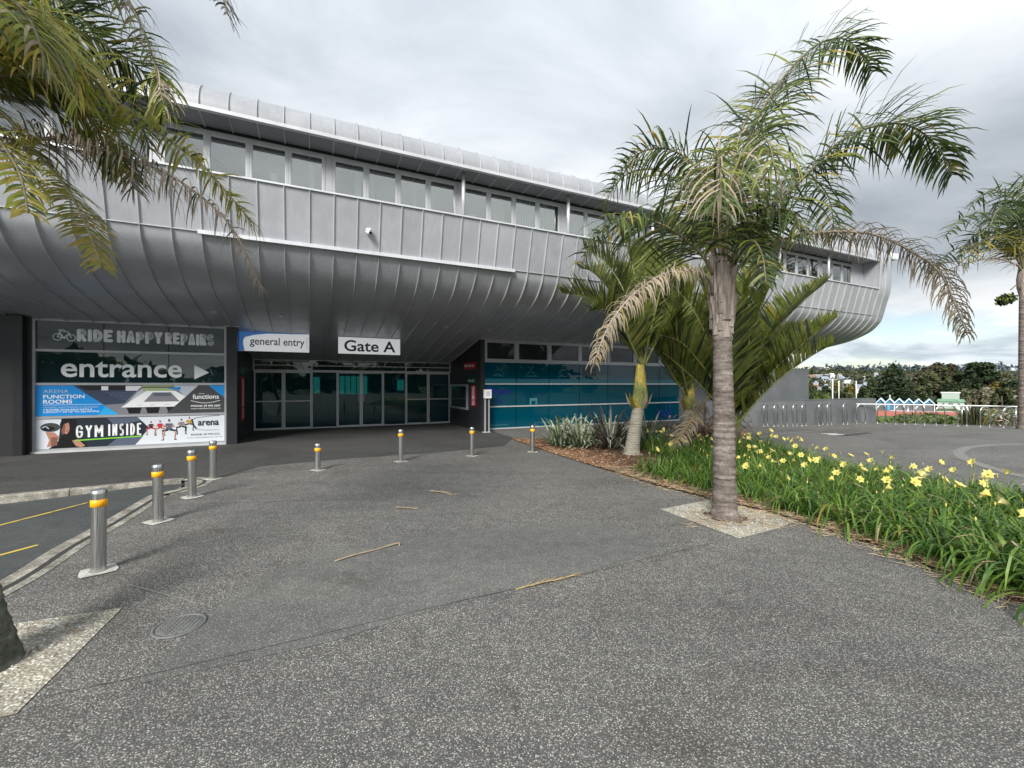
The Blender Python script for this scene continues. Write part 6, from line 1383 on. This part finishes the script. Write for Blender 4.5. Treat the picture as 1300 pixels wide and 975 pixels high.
for i, (px, py, wpx) in enumerate(hs_):
    Y = 420 - (py - 480) * 9 if px < 1150 else 420 + (488 - py) * 40
    x = (px - 650) / FPX * Y; zg = EYE + (487.5 - py) / FPX * Y; w_ = wpx / FPX * Y * .8; hh = 4.4 if i % 3 else 6.0; 
    tn = terrain(x, Y); wallm = rh.choice(M_HW); roofm = rh.choice(M_HR)
    rn = {'house_roof_grey': 'grey', 'house_roof_white': 'white', 'house_roof_brown': 'brown', 'house_roof_blue_grey': 'blue-grey'}[roofm.name]
    near_ = min(((abs(px - a), n_) for a, n_ in ((1027, 'the grey block wall'), (1057, 'the thickest goal post'), (1065, 'the middle goal post'), (1087, 'the lone goal post'), (1112, 'the end of the low wall'), (1134, 'the dark conifer'), (1206, 'the umbrella pine'), (1247, 'the pair of pines'), (1298, 'the far palm trunk'))))[1]
    lv = 'high on the hill' if py < 483 else ('halfway down the hill' if py < 492 else 'at the foot of the hill')
    t = empty('hill_house', (x, Y, min(tn, zg - 1)), rh.uniform(-.5, .5), '%s-roofed %s house %s, %d px' % (rn, 'wide' if wpx > 11 else 'small', lv, i), 'house', 'houses on the far hillside'); t['label'] = HL(wpx, rn, py, px)
    zb = zg - t.location.z; d_2 = w_ * .6
    b = MB(); b.box(-w_ / 2, w_ / 2, -d_2 / 2, d_2 / 2, 0, zb + hh * .6, wallm); b.obj('wall', t)
    b = MB(); b.add([(-w_ * .54, -d_2 * .56, zb + hh * .6), (w_ * .54, -d_2 * .56, zb + hh * .6), (w_ * .54, d_2 * .56, zb + hh * .6), (-w_ * .54, d_2 * .56, zb + hh * .6), (-w_ * .4, 0, zb + hh), (w_ * .4, 0, zb + hh)], [(0, 1, 5, 4), (2, 3, 4, 5), (0, 4, 3), (1, 2, 5)], roofm); b.obj('roof', t)
    for k in range(max(1, int(w_ / 4))): b = MB(); xx = -w_ / 2 + (k + .5) * w_ / max(1, int(w_ / 4)); b.box(xx - .55, xx + .55, -d_2 / 2 - .03, -d_2 / 2 + .03, zb + hh * .22, zb + hh * .42, M_HWIN); b.obj('window', t)
# wooded hills: far-off woods that read as one mass
def wood(name, label, n, rng, area, size, mats_, hgt, dens=18):
    b = MB()
    for k in range(n):
        x, y = area(rng); z = terrain(x, y); h = hgt * rng.uniform(.6, 1.4); r_ = h * rng.uniform(.5, .8); m_ = rng.choice(mats_)
        if rng.random() < .04: h *= 1.3; r_ *= .5
        leaf_cloud(b, [(x, y, z + h * .55, r_, r_, h * .5)], dens, r_ * .42, [m_], rng)
    return tag(b.obj(name), label, 'trees', kind='stuff')
rw = random.Random(5)
M_FAR = [fol('hill_wood_dark', [(.03, .045, .03), (.05, .07, .04)]), fol('hill_wood_olive', [(.06, .075, .04), (.09, .10, .05)]), fol('hill_wood_brown', [(.07, .065, .04), (.10, .09, .06)])]
def fan(r0, r1, p0, p1):
    def f(r):
        Y = r0 + (r1 - r0) * r.random() ** .8; px = r.uniform(p0, p1); return (px - 650) / FPX * Y, Y
    return f
def hill_area(r):
    q = r.random()
    if q < .35: return fan(540, 950, 940, 1180)(r)
    if q < .5: return fan(260, 540, 940, 1180)(r)
    return fan(260, 900, 1120, 1420)(r)
wood('hillside_woods', 'woods and gardens covering the far hillside behind the sports ground', 2600, rw, hill_area, 3, M_FAR + [F3], 5.5, 16)
wood('distant_ridge_woods', 'bluish wooded ridge on the far right skyline', 700, rw, fan(1300, 2900, 1000, 1500), 10, [fol('hazy_ridge_wood', [(.06, .085, .10), (.08, .11, .12)])], 22, 12)  # blue distance haze put into the foliage colour
wood('field_edge_woods', 'hedge of mixed trees along the far edge of the sports ground', 150, rw, lambda r: fan(140, 175, 1130, 1420)(r) if r.random() < .75 else fan(160, 185, 1000, 1130)(r), 2, [F2, F3, F2], 3.0, 50)
# car park trees behind the camera (seen mirrored in the dark glass)
def back(r): a = r.uniform(-1.3, 1.3); d_ = r.uniform(48, 62); return math.sin(a) * d_ * 1.2, -d_ * math.cos(a) - 4
wood('car_park_trees', 'belt of dark trees behind the car park opposite the entrance', 80, rw, back, 2, [F2, F1, F3], 4.5, 70)

# yellow road lines
rme = bpy.data.objects['road'].data; rme.calc_loop_triangles()
from mathutils.bvhtree import BVHTree
bvh = BVHTree.FromPolygons([v.co.copy() for v in rme.vertices], [tuple(t.vertices) for t in rme.loop_triangles])
for (a, c) in (((-80, 687), (112, 640)), ((-60, 726), (48, 698))):
    p0, p1 = G(*a, -.06), G(*c, -.06); d = (p1 - p0).normalized(); q = Vector((-d.y, d.x, 0)) * .028; n = 14; b = MB(); vs = []
    for k in range(n + 1):
        for s_ in (-1, 1):
            p = p0.lerp(p1, k / n) + q * s_; h = bvh.ray_cast(Vector((p.x, p.y, 1)), Vector((0, 0, -1)))[0]; vs.append((p.x, p.y, (h.z if h else -.06) + .005))
    b.add(vs, [(2 * k, 2 * k + 2, 2 * k + 3, 2 * k + 1) for k in range(n)], M_YELL); tag(b.obj('yellow_line'), kind='structure')
